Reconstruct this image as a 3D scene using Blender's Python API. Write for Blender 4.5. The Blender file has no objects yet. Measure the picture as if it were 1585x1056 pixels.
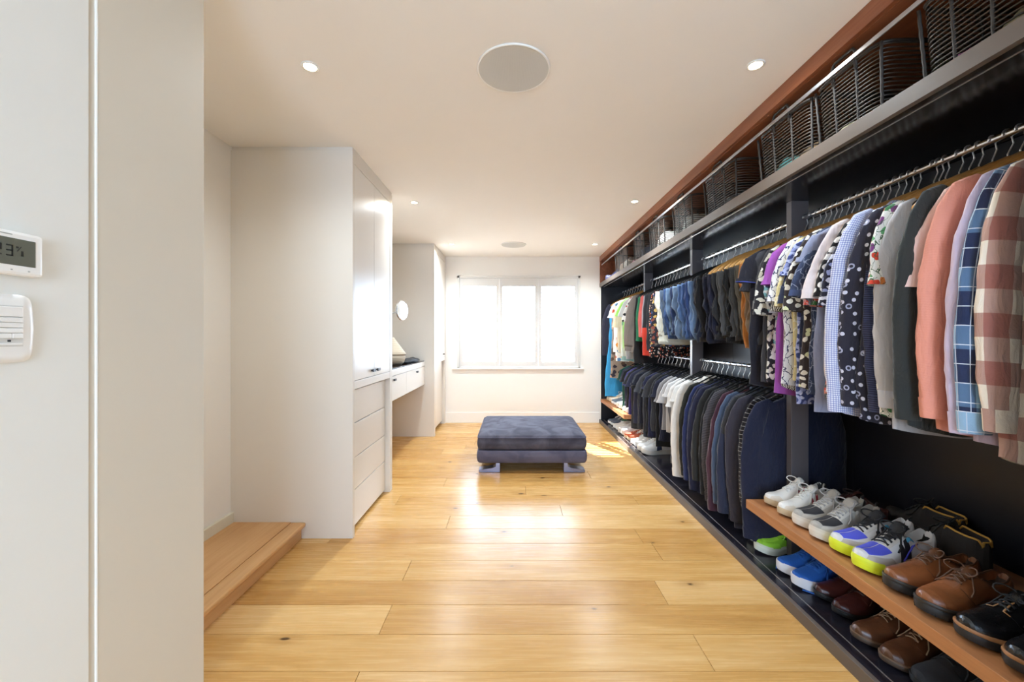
import bpy, math, random
import numpy as np
from mathutils import Vector, Matrix, noise

random.seed(11)
SC = bpy.context.scene
COL = SC.collection
PI = math.pi

# ------------------------------------------------------------------ camera, world, light, exposure
FPX, CX, CY, CH = 630.0, 795.0, 523.0, 1.2665
cam_d = bpy.data.cameras.new('camera'); cam = bpy.data.objects.new('camera', cam_d); COL.objects.link(cam)
cam.location = (0, 0, CH); cam.rotation_euler = (PI / 2, 0, 0)
cam_d.sensor_width = 36; cam_d.lens = FPX / 1585 * 36
cam_d.shift_x = -(CX - 792.5) / 1585; cam_d.shift_y = -(528 - CY) / 1585
cam_d.clip_start = 0.02
SC.camera = cam
SC.view_settings.view_transform = 'Standard'
SC.view_settings.look = 'None'
SC.view_settings.gamma = 1
SC.view_settings.use_curve_mapping = False
SC.view_settings.exposure = 1.98
w = bpy.data.worlds.new('world'); SC.world = w; w.use_nodes = True
bg = w.node_tree.nodes['Background']
bg.inputs[0].default_value = (0.60, 0.83, 1.13, 1); bg.inputs[1].default_value = 4.9
try:
    SC.cycles.max_bounces = 10; SC.cycles.diffuse_bounces = 6; SC.cycles.sample_clamp_indirect = 6
    SC.cycles.caustics_reflective = False; SC.cycles.caustics_refractive = False
    SC.cycles.use_denoising = True
except Exception:
    pass
sd = bpy.data.lights.new('sun', 'SUN'); sd.energy = 22; sd.angle = 0.009; sd.color = (1, 0.96, 0.90)
sun = bpy.data.objects.new('sun', sd); COL.objects.link(sun)
sun.rotation_euler = Vector((0.5, -1, -.82)).to_track_quat('-Z', 'Y').to_euler()
sun.location = (-2, 9, 6)

def area(name, loc, rot, sx, sy, energy, color, portal=False):
    d = bpy.data.lights.new(name, 'AREA'); d.shape = 'RECTANGLE'; d.size = sx; d.size_y = sy; d.energy = energy; d.color = color
    o = bpy.data.objects.new(name, d); COL.objects.link(o); o.location = loc; o.rotation_euler = rot
    if portal: d.cycles.is_portal = True
    return o
# sky portals for the shuttered window and an unseen fill window added behind camera
area('daylight_front_window', (0.08, 6.36, 1.5), (-PI / 2, 0, 0), 1.75, 1.36, 1, (1, 1, 1), True)
area('rear_fill_portal', (0.15, -2.86, 1.325), (PI / 2, 0, 0), 1.3, 1.95, 1, (1, 1, 1), True)

# ------------------------------------------------------------------ mesh helpers
class MB:
    def __init__(s): s.v = []; s.f = []; s.uv = []; s.mi = []
    def add(s, vs, fs, uvs=None, mi=0):
        b = len(s.v); s.v.extend([tuple(p) for p in vs])
        for k, f in enumerate(fs):
            s.f.append(tuple(b + i for i in f)); s.uv.append(uvs[k] if uvs else None); s.mi.append(mi)
        return s
    def box(s, x0, x1, y0, y1, z0, z1, mi=0):
        vs = [(x, y, z) for z in (z0, z1) for y in (y0, y1) for x in (x0, x1)]
        return s.add(vs, [(0, 2, 3, 1), (4, 5, 7, 6), (0, 1, 5, 4), (2, 6, 7, 3), (0, 4, 6, 2), (1, 3, 7, 5)], None, mi)
    def loft(s, rings, closed=True, cap0=False, cap1=False, mi=0):
        n = len(rings[0]); b = []; uvs = []
        vs = [p for r in rings for p in r]
        us = []
        for r in rings:
            u = [0.0]
            for i in range(1, n + (1 if closed else 0)):
                u.append(u[-1] + (Vector(r[i % n]) - Vector(r[i - 1])).length)
            us.append(u)
        vv = [0.0]
        for k in range(1, len(rings)):
            vv.append(vv[-1] + sum((Vector(rings[k][i]) - Vector(rings[k - 1][i])).length for i in range(0, n, max(1, n // 6))) / len(range(0, n, max(1, n // 6))))
        m = n if closed else n - 1
        um = us[len(rings) // 2]
        for k in range(len(rings) - 1):
            for i in range(m):
                j = (i + 1) % n
                b.append((k * n + i, k * n + j, (k + 1) * n + j, (k + 1) * n + i))
                uvs.append([(um[i], vv[k]), (um[i + 1], vv[k]), (um[i + 1], vv[k + 1]), (um[i], vv[k + 1])])
        if cap0: b.append(tuple(range(n))[::-1]); uvs.append([(0, 0)] * n)
        if cap1: b.append(tuple((len(rings) - 1) * n + i for i in range(n))); uvs.append([(0, 0)] * n)
        return s.add(vs, b, uvs, mi)
    def tube(s, path, r, n=6, mi=0, closed=False, flat=1.0):
        P = [Vector(p) for p in path]; rings = []; N = len(P)
        ref = Vector((0, 0, 1))
        for k in range(N):
            a = P[k - 1] if (k or closed) else P[0]; c = P[(k + 1) % N] if (k < N - 1 or closed) else P[-1]
            t = (c - a).normalized() if (c - a).length > 1e-9 else Vector((0, 0, 1))
            if k == 0: ref = Vector((0, 0, 1)) if abs(t.z) < .9 else Vector((1, 0, 0))
            x = t.cross(ref); x = x.normalized() if x.length > 1e-6 else t.orthogonal().normalized()
            y = x.cross(t).normalized(); ref = y
            rr = r[k] if hasattr(r, '__len__') else r
            rings.append([P[k] + x * math.cos(2 * PI * i / n) * rr + y * math.sin(2 * PI * i / n) * rr * flat for i in range(n)])
        if closed: rings.append(rings[0])
        return s.loft(rings, True, not closed, not closed, mi)
    def lathe(s, prof, cx=0, cy=0, n=24, mi=0):
        rings = [[(cx + r * math.cos(2 * PI * i / n), cy + r * math.sin(2 * PI * i / n), z) for i in range(n)] for r, z in prof]
        return s.loft(rings, True, True, True, mi)
    def build(s, name, mats, parent=None, smooth=False, bevel=0, local=False, sharp=None, link=True):
        me = bpy.data.meshes.new(name)
        off = Vector((0, 0, 0)) if (local or parent is None) else wloc(parent)
        me.from_pydata([(p[0] - off.x, p[1] - off.y, p[2] - off.z) for p in s.v], [], s.f)
        mats = mats if isinstance(mats, (list, tuple)) else [mats]
        for m in mats: me.materials.append(m)
        me.polygons.foreach_set('material_index', s.mi)
        if any(s.uv):
            ul = me.uv_layers.new(name='UVMap'); k = 0
            for f, u in zip(s.f, s.uv):
                for q in range(len(f)):
                    ul.data[k].uv = u[q] if u else (0, 0); k += 1
        if smooth: me.polygons.foreach_set('use_smooth', [True] * len(s.f))
        me.update()
        if sharp is not None and smooth: me.set_sharp_from_angle(angle=sharp)
        o = bpy.data.objects.new(name, me)
        COL.objects.link(o)
        if parent: o.parent = parent
        if bevel:
            bm = o.modifiers.new('bevel', 'BEVEL'); bm.width = bevel; bm.segments = 2; bm.limit_method = 'ANGLE'
        return o
def wloc(o):
    l = o.location.copy(); p = o.parent
    while p: l += p.location; p = p.parent
    return l
def thing(name, label, cat, loc=(0, 0, 0), group=None, rz=0, kind=None):
    o = bpy.data.objects.new(name, None); COL.objects.link(o); o.location = loc; o.rotation_euler = (0, 0, rz); o.empty_display_size = .05
    return tag(o, label, cat, group, kind)
def tag(o, label=None, cat=None, group=None, kind=None):
    if label: o['label'] = label
    if cat: o['category'] = cat
    if group: o['group'] = group
    if kind: o['kind'] = kind
    return o
def struct(o, label): o['kind'] = 'structure'; o['label'] = label; return o
def copy_tree(o, parent=None):
    c = o.copy(); COL.objects.link(c)
    if parent: c.parent = parent; c.matrix_parent_inverse = o.matrix_parent_inverse
    for ch in [x for x in KIDS.get(o.name, o.children)]: copy_tree(ch, c)
    return c
KIDS = {}
def bx(name, m, x0, x1, y0, y1, z0, z1, parent=None, bevel=.0015):
    return MB().box(x0, x1, y0, y1, z0, z1).build(name, m, parent, bevel=bevel)
def lerp(a, b, t): return a + (b - a) * t

# ------------------------------------------------------------------ material helpers
def lin(c):
    if isinstance(c, str):
        c = c.lstrip('#'); c = [int(c[i:i + 2], 16) / 255 for i in (0, 2, 4)]
    return tuple((x / 12.92 if x <= .04045 else ((x + .055) / 1.055) ** 2.4) for x in c) + (1,)
class NT:
    def __init__(s, name):
        s.m = bpy.data.materials.new(name); s.m.use_nodes = True; s.t = s.m.node_tree; s.b = s.t.nodes['Principled BSDF']
    def n(s, typ, ins=None, **kw):
        x = s.t.nodes.new('ShaderNode' + typ)
        for k, v in kw.items(): setattr(x, k, v)
        for k, v in (ins or {}).items(): s.put(x.inputs[k], v)
        return x
    def put(s, sock, v):
        if hasattr(v, 'is_linked') or isinstance(v, bpy.types.NodeSocket): s.t.links.new(v, sock)
        else:
            if isinstance(v, str): v = lin(v)
            sock.default_value = v
    def math(s, op, a, b=0.0, c=None):
        x = s.n('Math', operation=op); s.put(x.inputs[0], a); s.put(x.inputs[1], b)
        if c is not None: s.put(x.inputs[2], c)
        return x.outputs[0]
    def mix(s, f, a, b):
        x = s.n('Mix', data_type='RGBA'); s.put(x.inputs[0], f); s.put(x.inputs[6], a); s.put(x.inputs[7], b); return x.outputs[2]
    def ramp(s, f, stops, interp='LINEAR'):
        x = s.n('ValToRGB'); s.put(x.inputs[0], f); cr = x.color_ramp; cr.interpolation = interp
        while len(cr.elements) < len(stops): cr.elements.new(.5)
        for e, (p, c) in zip(cr.elements, stops): e.position = p; e.color = lin(c)
        return x.outputs[0]
    def set(s, **kw):
        for k, v in kw.items(): s.put(s.b.inputs[k.replace('_', ' ')], v)
        return s
    def bump(s, h, strength=.2, dist=.002):
        x = s.n('Bump'); s.put(x.inputs['Height'], h); x.inputs['Strength'].default_value = strength; x.inputs['Distance'].default_value = dist
        s.t.links.new(x.outputs[0], s.b.inputs['Normal']); return s
MATS = {}
def plain(name, c, rough=.5, metal=0, spec=None, bump=0, bscale=200, var=.0, coat=0):
    if name in MATS: return MATS[name]
    t = NT(name); t.set(Roughness=rough, Metallic=metal)
    tc = t.n('TexCoord')
    nz = t.n('TexNoise', {'Vector': tc.outputs['Object'], 'Scale': 6.0, 'Detail': 3.0})
    l = lin(c); dk = tuple(x * (1 - var) for x in l[:3]) + (1,); lt = tuple(min(1, x * (1 + var)) for x in l[:3]) + (1,)
    t.set(Base_Color=t.mix(nz.outputs[0], dk, lt))
    if spec is not None: t.b.inputs['Specular IOR Level'].default_value = spec
    if coat: t.b.inputs['Coat Weight'].default_value = coat; t.b.inputs['Coat Roughness'].default_value = .15
    if bump:
        n2 = t.n('TexNoise', {'Vector': tc.outputs['Object'], 'Scale': float(bscale), 'Detail': 2.0}); t.bump(n2.outputs[0], bump, .001)
    MATS[name] = t.m; return t.m
def wood(name, cols, axis, sc=1.0, rough=.35, knots=False, bump=.1, rand=True, objrand=.5):
    """grain runs along world axis 0 or 1"""
    t = NT(name); g = t.n('NewGeometry'); oi = t.n('ObjectInfo')
    off = t.n('VectorMath', operation='ADD'); t.put(off.inputs[0], g.outputs['Position'])
    cr = t.n('CombineXYZ'); k = t.math('MULTIPLY', oi.outputs['Random'], 37.0)
    for i in range(3): t.put(cr.inputs[i], k)
    t.put(off.inputs[1], cr.outputs[0])
    s1 = [26 * sc, 26 * sc, 26 * sc]; s1[axis] = 1.3 * sc
    m = t.n('Mapping'); t.put(m.inputs['Vector'], off.outputs[0]); m.inputs['Scale'].default_value = s1
    n1 = t.n('TexNoise', {'Vector': m.outputs[0], 'Scale': 1.0, 'Detail': 6.0, 'Roughness': .62, 'Distortion': .7})
    s2 = [5 * sc, 5 * sc, 5 * sc]; s2[axis] = .7 * sc
    m2 = t.n('Mapping'); t.put(m2.inputs['Vector'], off.outputs[0]); m2.inputs['Scale'].default_value = s2
    n2 = t.n('TexNoise', {'Vector': m2.outputs[0], 'Scale': 1.0, 'Detail': 4.0, 'Distortion': 1.6})
    s3 = [150 * sc, 150 * sc, 150 * sc]; s3[axis] = 5 * sc
    m3 = t.n('Mapping'); t.put(m3.inputs['Vector'], off.outputs[0]); m3.inputs['Scale'].default_value = s3
    n3 = t.n('TexNoise', {'Vector': m3.outputs[0], 'Scale': 1.0, 'Detail': 2.0})
    f = t.math('ADD', t.math('MULTIPLY', n1.outputs[0], .45), t.math('ADD', t.math('MULTIPLY', n2.outputs[0], .4), t.math('MULTIPLY', n3.outputs[0], .15)))
    if rand: f = t.math('ADD', f, t.math('MULTIPLY', t.math('SUBTRACT', oi.outputs['Random'], .5), .22 * objrand))
    c = t.ramp(f, [(.3, cols[0]), (.5, cols[1]), (.68, cols[2])])
    if knots:
        s4 = [2.6, 2.6, 2.6]; s4[axis] = 1.5
        m4 = t.n('Mapping'); t.put(m4.inputs['Vector'], off.outputs[0]); m4.inputs['Scale'].default_value = s4
        v = t.n('TexVoronoi', {'Vector': m4.outputs[0], 'Scale': 1.0}, voronoi_dimensions='2D')
        sv = t.n('SeparateXYZ'); t.put(sv.inputs[0], v.outputs['Color'])
        nd = t.math('ADD', v.outputs['Distance'], t.math('MULTIPLY', t.math('SUBTRACT', n1.outputs[0], .5), .16))
        nd = t.math('ADD', nd, t.math('MULTIPLY', t.math('GREATER_THAN', sv.outputs[0], .5), .5))
        halo = t.ramp(nd, [(.0, '#ffffff'), (.16, '#000000')])
        core = t.ramp(nd, [(.008, '#ffffff'), (.03, '#000000')])
        c = t.mix(t.math('MULTIPLY', halo, .55), c, '#a5763f'); c = t.mix(t.math('MULTIPLY', core, .9), c, '#3d2814')
    t.set(Base_Color=c, Roughness=t.math('ADD', rough - .04, t.math('MULTIPLY', n3.outputs[0], .08)))
    t.bump(n3.outputs[0], bump, .0006)
    MATS[name] = t.m; return t.m

M_WALL = plain('wall_paint', '#efebe5', .75, var=.01, bump=.04, bscale=90)
M_CEIL = plain('ceiling_paint', '#f2eee9', .85, var=.01)
M_CAB = plain('cabinet_lacquer', '#ded7cd', .42, var=.008)
M_CABF = plain('cabinet_front_lacquer', '#e4dfd8', .3, var=.006)
M_WHITE = plain('white_gloss_paint', '#f2f0ec', .3, var=.005)
M_PILLAR = plain('pillar_paint', '#d5ccbc', .6, var=.01)
M_BLACK = plain('black_metal', '#15151a', .35)
M_CHROME = plain('chrome', '#d8d8da', .12, 1.0)
M_STEEL = plain('satin_steel', '#b9bac2', .3, 1.0)
M_CHAR = plain('charcoal_laminate', '#232129', .22, var=.03, spec=.5)
M_CHARF = plain('taupe_edge_laminate', '#5f544c', .45, var=.03)
M_CHARP = plain('charcoal_post', '#615c5f', .35, var=.03)
M_OAKF = wood('oak_floor', ['#b48347', '#c89a5a', '#d8b077'], 0, rough=.27, knots=True, objrand=1.15)
M_OAKF.node_tree.nodes['Principled BSDF'].inputs['Specular IOR Level'].default_value = .33
M_OAKS = wood('oak_step', ['#b5824e', '#ca9a66', '#d6ab79'], 1, rough=.38, rand=False)
M_SHELF = wood('teak_shelf', ['#8d5a36', '#a76f45', '#ba8254'], 1, rough=.4, sc=1.3, rand=False)
M_TEAK = wood('teak_fascia', ['#6b3a20', '#8c5336', '#a4694a'], 1, rough=.35, sc=1.5, rand=False)
M_EMIT = NT('downlight_emitter'); M_EMIT.set(Base_Color='#ffffff'); M_EMIT.b.inputs['Emission Color'].default_value = lin('#ffe6b8'); M_EMIT.b.inputs['Emission Strength'].default_value = 22; M_EMIT = M_EMIT.m
def glass_mat():
    t = NT('window_glass'); tr = t.n('BsdfTransparent'); gl = t.n('BsdfGlossy', {'Roughness': 0.02}); mx = t.n('MixShader', {0: 0.06})
    t.t.links.new(tr.outputs[0], mx.inputs[1]); t.t.links.new(gl.outputs[0], mx.inputs[2])
    t.t.links.new(mx.outputs[0], t.t.nodes['Material Output'].inputs[0]); return t.m
M_GLASS = glass_mat()

# ------------------------------------------------------------------ room shell
H, D = 2.475, 6.07
XW, XBACK = 1.28, 1.90          # wardrobe front and back planes
XL, XA, XN = -1.014, -1.784, -0.95   # cabinet fronts, alcove wall, near left wall
fl = struct(MB().box(-2.0, 2.0, -2.9, 6.3, -.2, -.013).build('floor', plain('floor_substrate', '#3a2a1c', .8)), 'honey oak floor of wide boards laid across the room')
def plank_mesh():
    m = MB(); b = .0012
    vs = [(x, y, z) for z in (-.013, -.0012) for y in (0, 1) for x in (0, 1)]
    m.add(vs, [(0, 2, 3, 1), (0, 1, 5, 4), (2, 6, 7, 3), (0, 4, 6, 2), (1, 3, 7, 5)])
    e = [(.0008, .006), (.9992, .006), (.0008, .994), (.9992, .994)]
    vs2 = [(0, 0, -.0012), (1, 0, -.0012), (0, 1, -.0012), (1, 1, -.0012)] + [(x, y, 0) for x, y in e]
    m.add(vs2, [(4, 5, 7, 6), (0, 1, 5, 4), (1, 3, 7, 5), (3, 2, 6, 7), (2, 0, 4, 6)])
    return m
pl0 = None
known = {0: [.765], 1: [-.576], 2: [.734], 3: [-.58], 4: [.85], 5: [.80, -1.15], -1: [-.584], 6: [-.45], 7: [.35], 8: [-.9, .95], 9: [.1], 10: [-.6], 11: [.7], 12: [-.2], 13: [.5]}
for r in range(-23, 24):
    y0 = 1.545 + .1925 * r; y1 = min(y0 + .1925, 6.075)
    if y0 > 6.05: continue
    js = known.get(r) or [random.uniform(-.9, .9)]
    xs = [-1.92] + sorted(js) + [1.30]
    for a, b in zip(xs[:-1], xs[1:]):
        if pl0 is None:
            o = pl0 = plank_mesh().build('plank', M_OAKF, fl, local=True)
        else:
            o = pl0.copy(); COL.objects.link(o); o.parent = fl
        o.location = (a + .0008, y0 + .0007, 0); o.scale = (b - a - .0016, y1 - y0 - .0014, 1)
struct(MB().box(-2.0, 2.05, -2.9, 6.4, H, H + .15).build('ceiling', M_CEIL), 'smooth off-white ceiling')
WX0, WX1, WZ0, WZ1 = -.838, .992, .815, 2.19
wf = MB(); wf.box(-2, WX0, D, D + .22, 0, H + .1); wf.box(WX1, 2.05, D, D + .22, 0, H + .1); wf.box(WX0, WX1, D, D + .22, 0, WZ0); wf.box(WX0, WX1, D, D + .22, WZ1, H + .1)
struct(wf.build('wall_back', M_WALL), 'off-white end wall around the shuttered window')
struct(MB().box(-2.0, XA, 1.1, D, -.1, H + .1).build('wall_left', M_WALL), 'cream alcove wall behind the low oak step')
wn = MB(); wn.box(-2.0, XN, -2.8, .9096, -.1, H + .1)
struct(wn.build('wall_near', plain('near_wall_paint', '#e6e5df', .7, var=.01)), 'pale wall with the thermostat and light switch')
struct(MB().box(-2.0, XN - .003, .905, .9257, -.1, H + .1).build('trim_1', M_PILLAR), 'narrow recessed shadow gap beside the wall panel')
struct(MB().box(-1.2, XN + .0012, .9257, .9292, -.1, H + .1).build('trim_2', M_WHITE, bevel=.0006), 'slim white bead along the wall panel')
struct(MB().box(-2.0, XN, .9292, 1.2495, -.1, H + .1).build('wall_pier', M_PILLAR, bevel=.003), 'beige wall pier at the room entrance')
wr = MB(); wr.box(XBACK + .02, 2.05, .95, D, -.1, H + .1); wr.box(1.31, 2.05, -2.8, .955, -.1, H + .1)
struct(wr.build('wall_right', M_WALL), 'wall behind the open wardrobe')
# rear wall behind the camera; its window is added to let in fill light
RW0, RW1, RZ0, RZ1 = -.5, .8, .35, 2.3
rw = MB(); rw.box(-2, RW0, -2.9, -2.72, -.1, H + .1); rw.box(RW1, 2.05, -2.9, -2.72, -.1, H + .1); rw.box(RW0, RW1, -2.9, -2.72, RZ1, H + .1); rw.box(RW0, RW1, -2.9, -2.72, -.1, RZ0)
struct(rw.build('wall_rear', M_WALL), 'wall behind the viewpoint with an added fill window')
w2 = struct(thing('added_fill_window', 'x', None, (.15, -2.8, RZ0)), 'unseen window added behind the viewpoint for fill light')
fr2 = MB()
for x in (RW0, .125, RW1 - .05): fr2.box(x, x + .05, -2.84, -2.8, RZ0, RZ1)
fr2.box(RW0, RW1, -2.84, -2.8, RZ1 - .05, RZ1); fr2.box(RW0, RW1, -2.84, -2.8, RZ0, RZ0 + .05)
fr2.build('window_frame', M_WHITE, w2)
MB().box(RW0 + .05, .125, -2.825, -2.82, RZ0 + .05, RZ1 - .05).build('pane', M_GLASS, w2); MB().box(.175, RW1 - .05, -2.825, -2.82, RZ0 + .05, RZ1 - .05).build('pane', M_GLASS, w2)
struct(MB().box(-9, 9, 6.6, 26, -.35, -.25).build('ground', plain('bounce_ground', '#cbc7c0', .9, var=.05)), 'ground outside the window made pale to bounce light indoors')  # outside ground, colour made pale to bounce sunlight up onto the ceiling
struct(MB().box(-2.2, 2.2, 6.29, 7.3, 2.42, 2.5).build('roof_eave', plain('eave_paint', '#cfcac0', .8)), 'eave board above the outside of the window')
# baseboards
struct(MB().box(XA, 1.28, D - .012, D, 0, .155).build('baseboard_back', M_WHITE, bevel=.002), 'tall white baseboard under the window')
struct(MB().box(XA, XA + .022, 1.3, 2.566, .104, .168).build('baseboard_left', plain('baseboard_cream', '#ddd6c2', .5), bevel=.003), 'cream baseboard above the oak step')

# ------------------------------------------------------------------ step
st = thing('oak_step', 'low oak step in front of the alcove wall', 'step', (-1.55, 1.9, 0))
bx('riser', M_OAKS, XA, -1.336, 1.25, 2.564, 0, .078, st)
sa = MB()
sa.box(XA, -1.40, 1.25, 2.564, .0785, .105)
sa.build('tread', M_OAKS, st, bevel=.001)
bx('nosing', M_OAKS, -1.3985, -1.308, 1.25, 2.564, .0785, .1055, st, bevel=.008)

# ------------------------------------------------------------------ tall cabinets
def handle(y, z, x, parent, name='handle'):
    m = MB(); m.box(x, x + .012, y - .022, y - .016, z - .006, z + .006); m.box(x, x + .012, y + .016, y + .022, z - .006, z + .006)
    m.box(x + .012, x + .021, y - .026, y + .026, z - .010, z + .010)
    return m.build(name, M_BLACK, parent, bevel=.001)
def cabinet(label, y0, y1, tp, tn, split, drawers):
    c = thing('tall_cabinet', label, 'cabinet', (-1.4, (y0 + y1) / 2, 0), 'built-in lacquered cabinets along the left side')
    bx('side_panel', M_CAB, XA, XL, y0, y0 + tn, 0, 2.45, c)
    bx('side_panel', M_CAB, XA, XL, y1 - tp, y1, 0, 2.45, c)
    a, b = y0 + tn, y1 - tp
    bx('carcass', M_CAB, XA, XL - .06, a, b, .06, 2.44, c, 0)
    bx('plinth', plain('plinth_brown', '#6d5238', .6), XA, XL - .09, a, b, 0, .06, c, 0)
    bx('frieze', M_CAB, XL - .05, XL - .001, a + .001, b - .001, 2.377, 2.45, c)
    bx('scribe_filler', M_CAB, XA, XL - .006, y0 + .012, y1 - .002, 2.4505, H, c, 0)
    dm = [a + .0015] + split + [b - .0015]
    for i in range(len(dm) - 1):
        d = bx('door', M_CABF, XL - .022, XL - .002, dm[i] + .002, dm[i + 1] - .002, .992, 2.373, c, .0012)
        if len(dm) == 3: handle(dm[1] - .045 if i == 0 else dm[1] + .055, 1.033, XL - .002, d)
        else: handle(dm[1] - .14, 1.033, XL - .002, d)
    bx('rail', M_CABF, XL - .03, XL - .001, a + .001, b - .001, .937, .988, c)
    zs = drawers
    for k in range(len(zs) - 1):
        bx('drawer' if len(zs) > 2 else 'lower_door', M_CABF, XL - .06, XL - .038, a + .002, b - (.014 if len(zs) > 2 else .03), zs[k] + .003, zs[k + 1] - .003, c, .002)
    return c
cabinet('cream lacquered cabinet with double doors over four wide drawers', 2.566, 3.40, .06, .031, [2.966], [.022, .26, .473, .702, .925])
cabinet('cream lacquered cabinet standing against the window wall', 5.215, 6.055, .05, .06, [], [.05, .93])

# ------------------------------------------------------------------ vanity
va = thing('vanity_counter', 'wall-hung white vanity with dark top between the two cabinets', 'vanity', (-1.45, 4.3, .67))
XV = -1.134
M_DTOP = plain('dark_counter', '#2b211d', .12, var=.1)
bx('counter_apron', M_CABF, XA + .001, XV, 3.402, 5.213, .907, .962, va)
bx('counter_top', M_DTOP, XA + .001, XV - .012, 3.402, 5.213, .962, .974, va, .001)
bx('carcass', M_CABF, XA + .001, XV - .03, 3.402, 5.213, .69, .907, va, 0)
ds = [3.402, 4.325, 5.213]
for i in range(2):
    d = bx('drawer', M_CABF, XV - .03, XV - .004, ds[i] + .002, ds[i + 1] - .002, .672, .902, va, .0012)
    handle((ds[i] + ds[i + 1]) / 2, .868, XV - .004, d)
# lidded basket
M_STRAW = NT('pale_straw')
tc = M_STRAW.n('TexCoord'); wv = M_STRAW.n('TexWave', {'Vector': tc.outputs['Object'], 'Scale': 32.0, 'Distortion': 1.0}, bands_direction='Z')
M_STRAW.set(Base_Color=M_STRAW.mix(wv.outputs[0], '#b9a890', '#ddd2bf'), Roughness=.8).bump(wv.outputs[0], .6, .003); M_STRAW = M_STRAW.m
bk = thing('lidded_basket', 'pale woven basket with pointed conical lid on the vanity', 'basket', (-1.31, 4.42, .974))
MB().lathe([(.001, .974), (.085, .975), (.118, 1.0), (.132, 1.05), (.132, 1.085), (.12, 1.087)], -1.31, 4.42, 32).build('bowl', M_STRAW, bk, True)
MB().lathe([(.137, 1.082), (.139, 1.094), (.105, 1.14), (.06, 1.20), (.025, 1.25), (.012, 1.268), (.001, 1.272)], -1.31, 4.42, 32).build('lid', M_STRAW, bk, True)
# dark cloth lying on the counter
def crumple(rx, ry, rz, seed, nu=18, nv=12, amp=.25, flat=True):
    rnd = random.Random(seed); ph = [rnd.uniform(0, 6.28) for _ in range(8)]; m = MB(); rings = []
    for j in range(nv + 1):
        th = PI * j / nv; r = []
        for i in range(nu):
            a = 2 * PI * i / nu
            k = 1 + amp * (math.sin(3 * a + ph[0] + 2 * th) * .4 + math.sin(5 * a - 3 * th + ph[1]) * .3 + math.sin(2 * a + 5 * th + ph[2]) * .3)
            z = math.cos(th) * rz * k
            if flat: z = max(z, -rz * .55)
            r.append((math.sin(th) * math.cos(a) * rx * k, math.sin(th) * math.sin(a) * ry * k, z))
        rings.append(r)
    return m.loft(rings, True)
o = crumple(.07, .30, .035, 4).build('dark_pouch', plain('black_cloth', '#1c1a1c', .7), None, True); o.location = (-1.225, 4.83, .974 + .0195)
tag(o, 'long black cloth pouch lying on the dark vanity top', 'pouch')
# make-up mirror
mr = thing('makeup_mirror', 'round chrome make-up mirror on a swing arm above the vanity', 'mirror', (XA, 4.5, 1.5))
cmx, cmy, cmz = -1.215, 4.42, 1.565
yaw = Vector((.95, -.31, 0)).normalized(); sx_ = Vector((-yaw.y, yaw.x, 0)); up = Vector((0, 0, 1)); cc = Vector((cmx, cmy, cmz))
def disc(c, nrm, a, b, R, th, prof=None, n=40):
    prof = prof or [(R, -th), (R, th)]
    return [[c + (a * math.cos(2 * PI * i / n) + b * math.sin(2 * PI * i / n)) * r + nrm * z for i in range(n)] for r, z in prof]
MB().loft(disc(cc, yaw, sx_, up, .108, .008, [(.096, .009), (.104, .010), (.110, .004), (.110, -.004), (.104, -.010), (.06, -.012)]), True, False, True).build('rim', M_CHROME, mr, True)
MB().loft(disc(cc, yaw, sx_, up, .097, .008, [(.097, .0), (.097, .0075)]), True, True, True).build('mirror_glass', plain('mirror_silver', '#f4f4f4', .02, 1.0), mr)
MB().tube([cc - yaw * .01, cc - yaw * .05, cc - yaw * .09 + Vector((0, .02, -.02)), (-1.45, 4.62, 1.53), (-1.62, 4.42, 1.53), (XA + .02, 4.5, 1.53)], .007, 10).build('arm', M_CHROME, mr, True)
MB().tube([(XA, 4.5, 1.53), (XA + .022, 4.5, 1.53)], .04, 24).build('wall_plate', M_CHROME, mr)

# ------------------------------------------------------------------ window with plantation shutters
w1 = struct(thing('window_1', 'x', None, (.08, D, WZ0)), 'white shuttered window in the end wall')
cs = MB()
cs.box(WX0, WX0 + .035, D - .02, D + .05, WZ0, WZ1); cs.box(WX1 - .035, WX1, D - .02, D + .05, WZ0, WZ1)
cs.box(WX0, WX1, D - .02, D + .05, WZ1 - .035, WZ1); cs.box(WX0, WX1, D - .02, D + .05, WZ0, WZ0 + .02)
cs.build('window_frame', plain('frame_white', '#d9d6d1', .4), w1, bevel=.003)
bx('window_sill', M_WHITE, WX0 - .075, WX1 + .055, D - .035, D + .02, WZ0 - .016, WZ0, w1, .003)
of = MB()
for x in (WX0, -.25, .36, WX1 - .05): of.box(x, x + .05, D + .15, D + .19, WZ0, WZ1)
of.box(WX0, WX1, D + .15, D + .19, WZ0, WZ0 + .05); of.box(WX0, WX1, D + .15, D + .19, WZ1 - .05, WZ1)
of.build('outer_frame', M_WHITE, w1)
for a, b in ((WX0 + .05, -.25), (-.20, .36), (.41, WX1 - .05)):
    MB().box(a, b, D + .168, D + .172, WZ0 + .05, WZ1 - .05).build('pane', M_GLASS, w1)
M_SLAT = plain('shutter_white', '#d9d6d2', .4)
pan = [(WX0 + .037, -.212), (-.210, .366), (.368, WX1 - .037)]
nl = 20; lz0, lz1 = .925, 2.02; sp = (lz1 - lz0) / nl
slat0 = None
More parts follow.
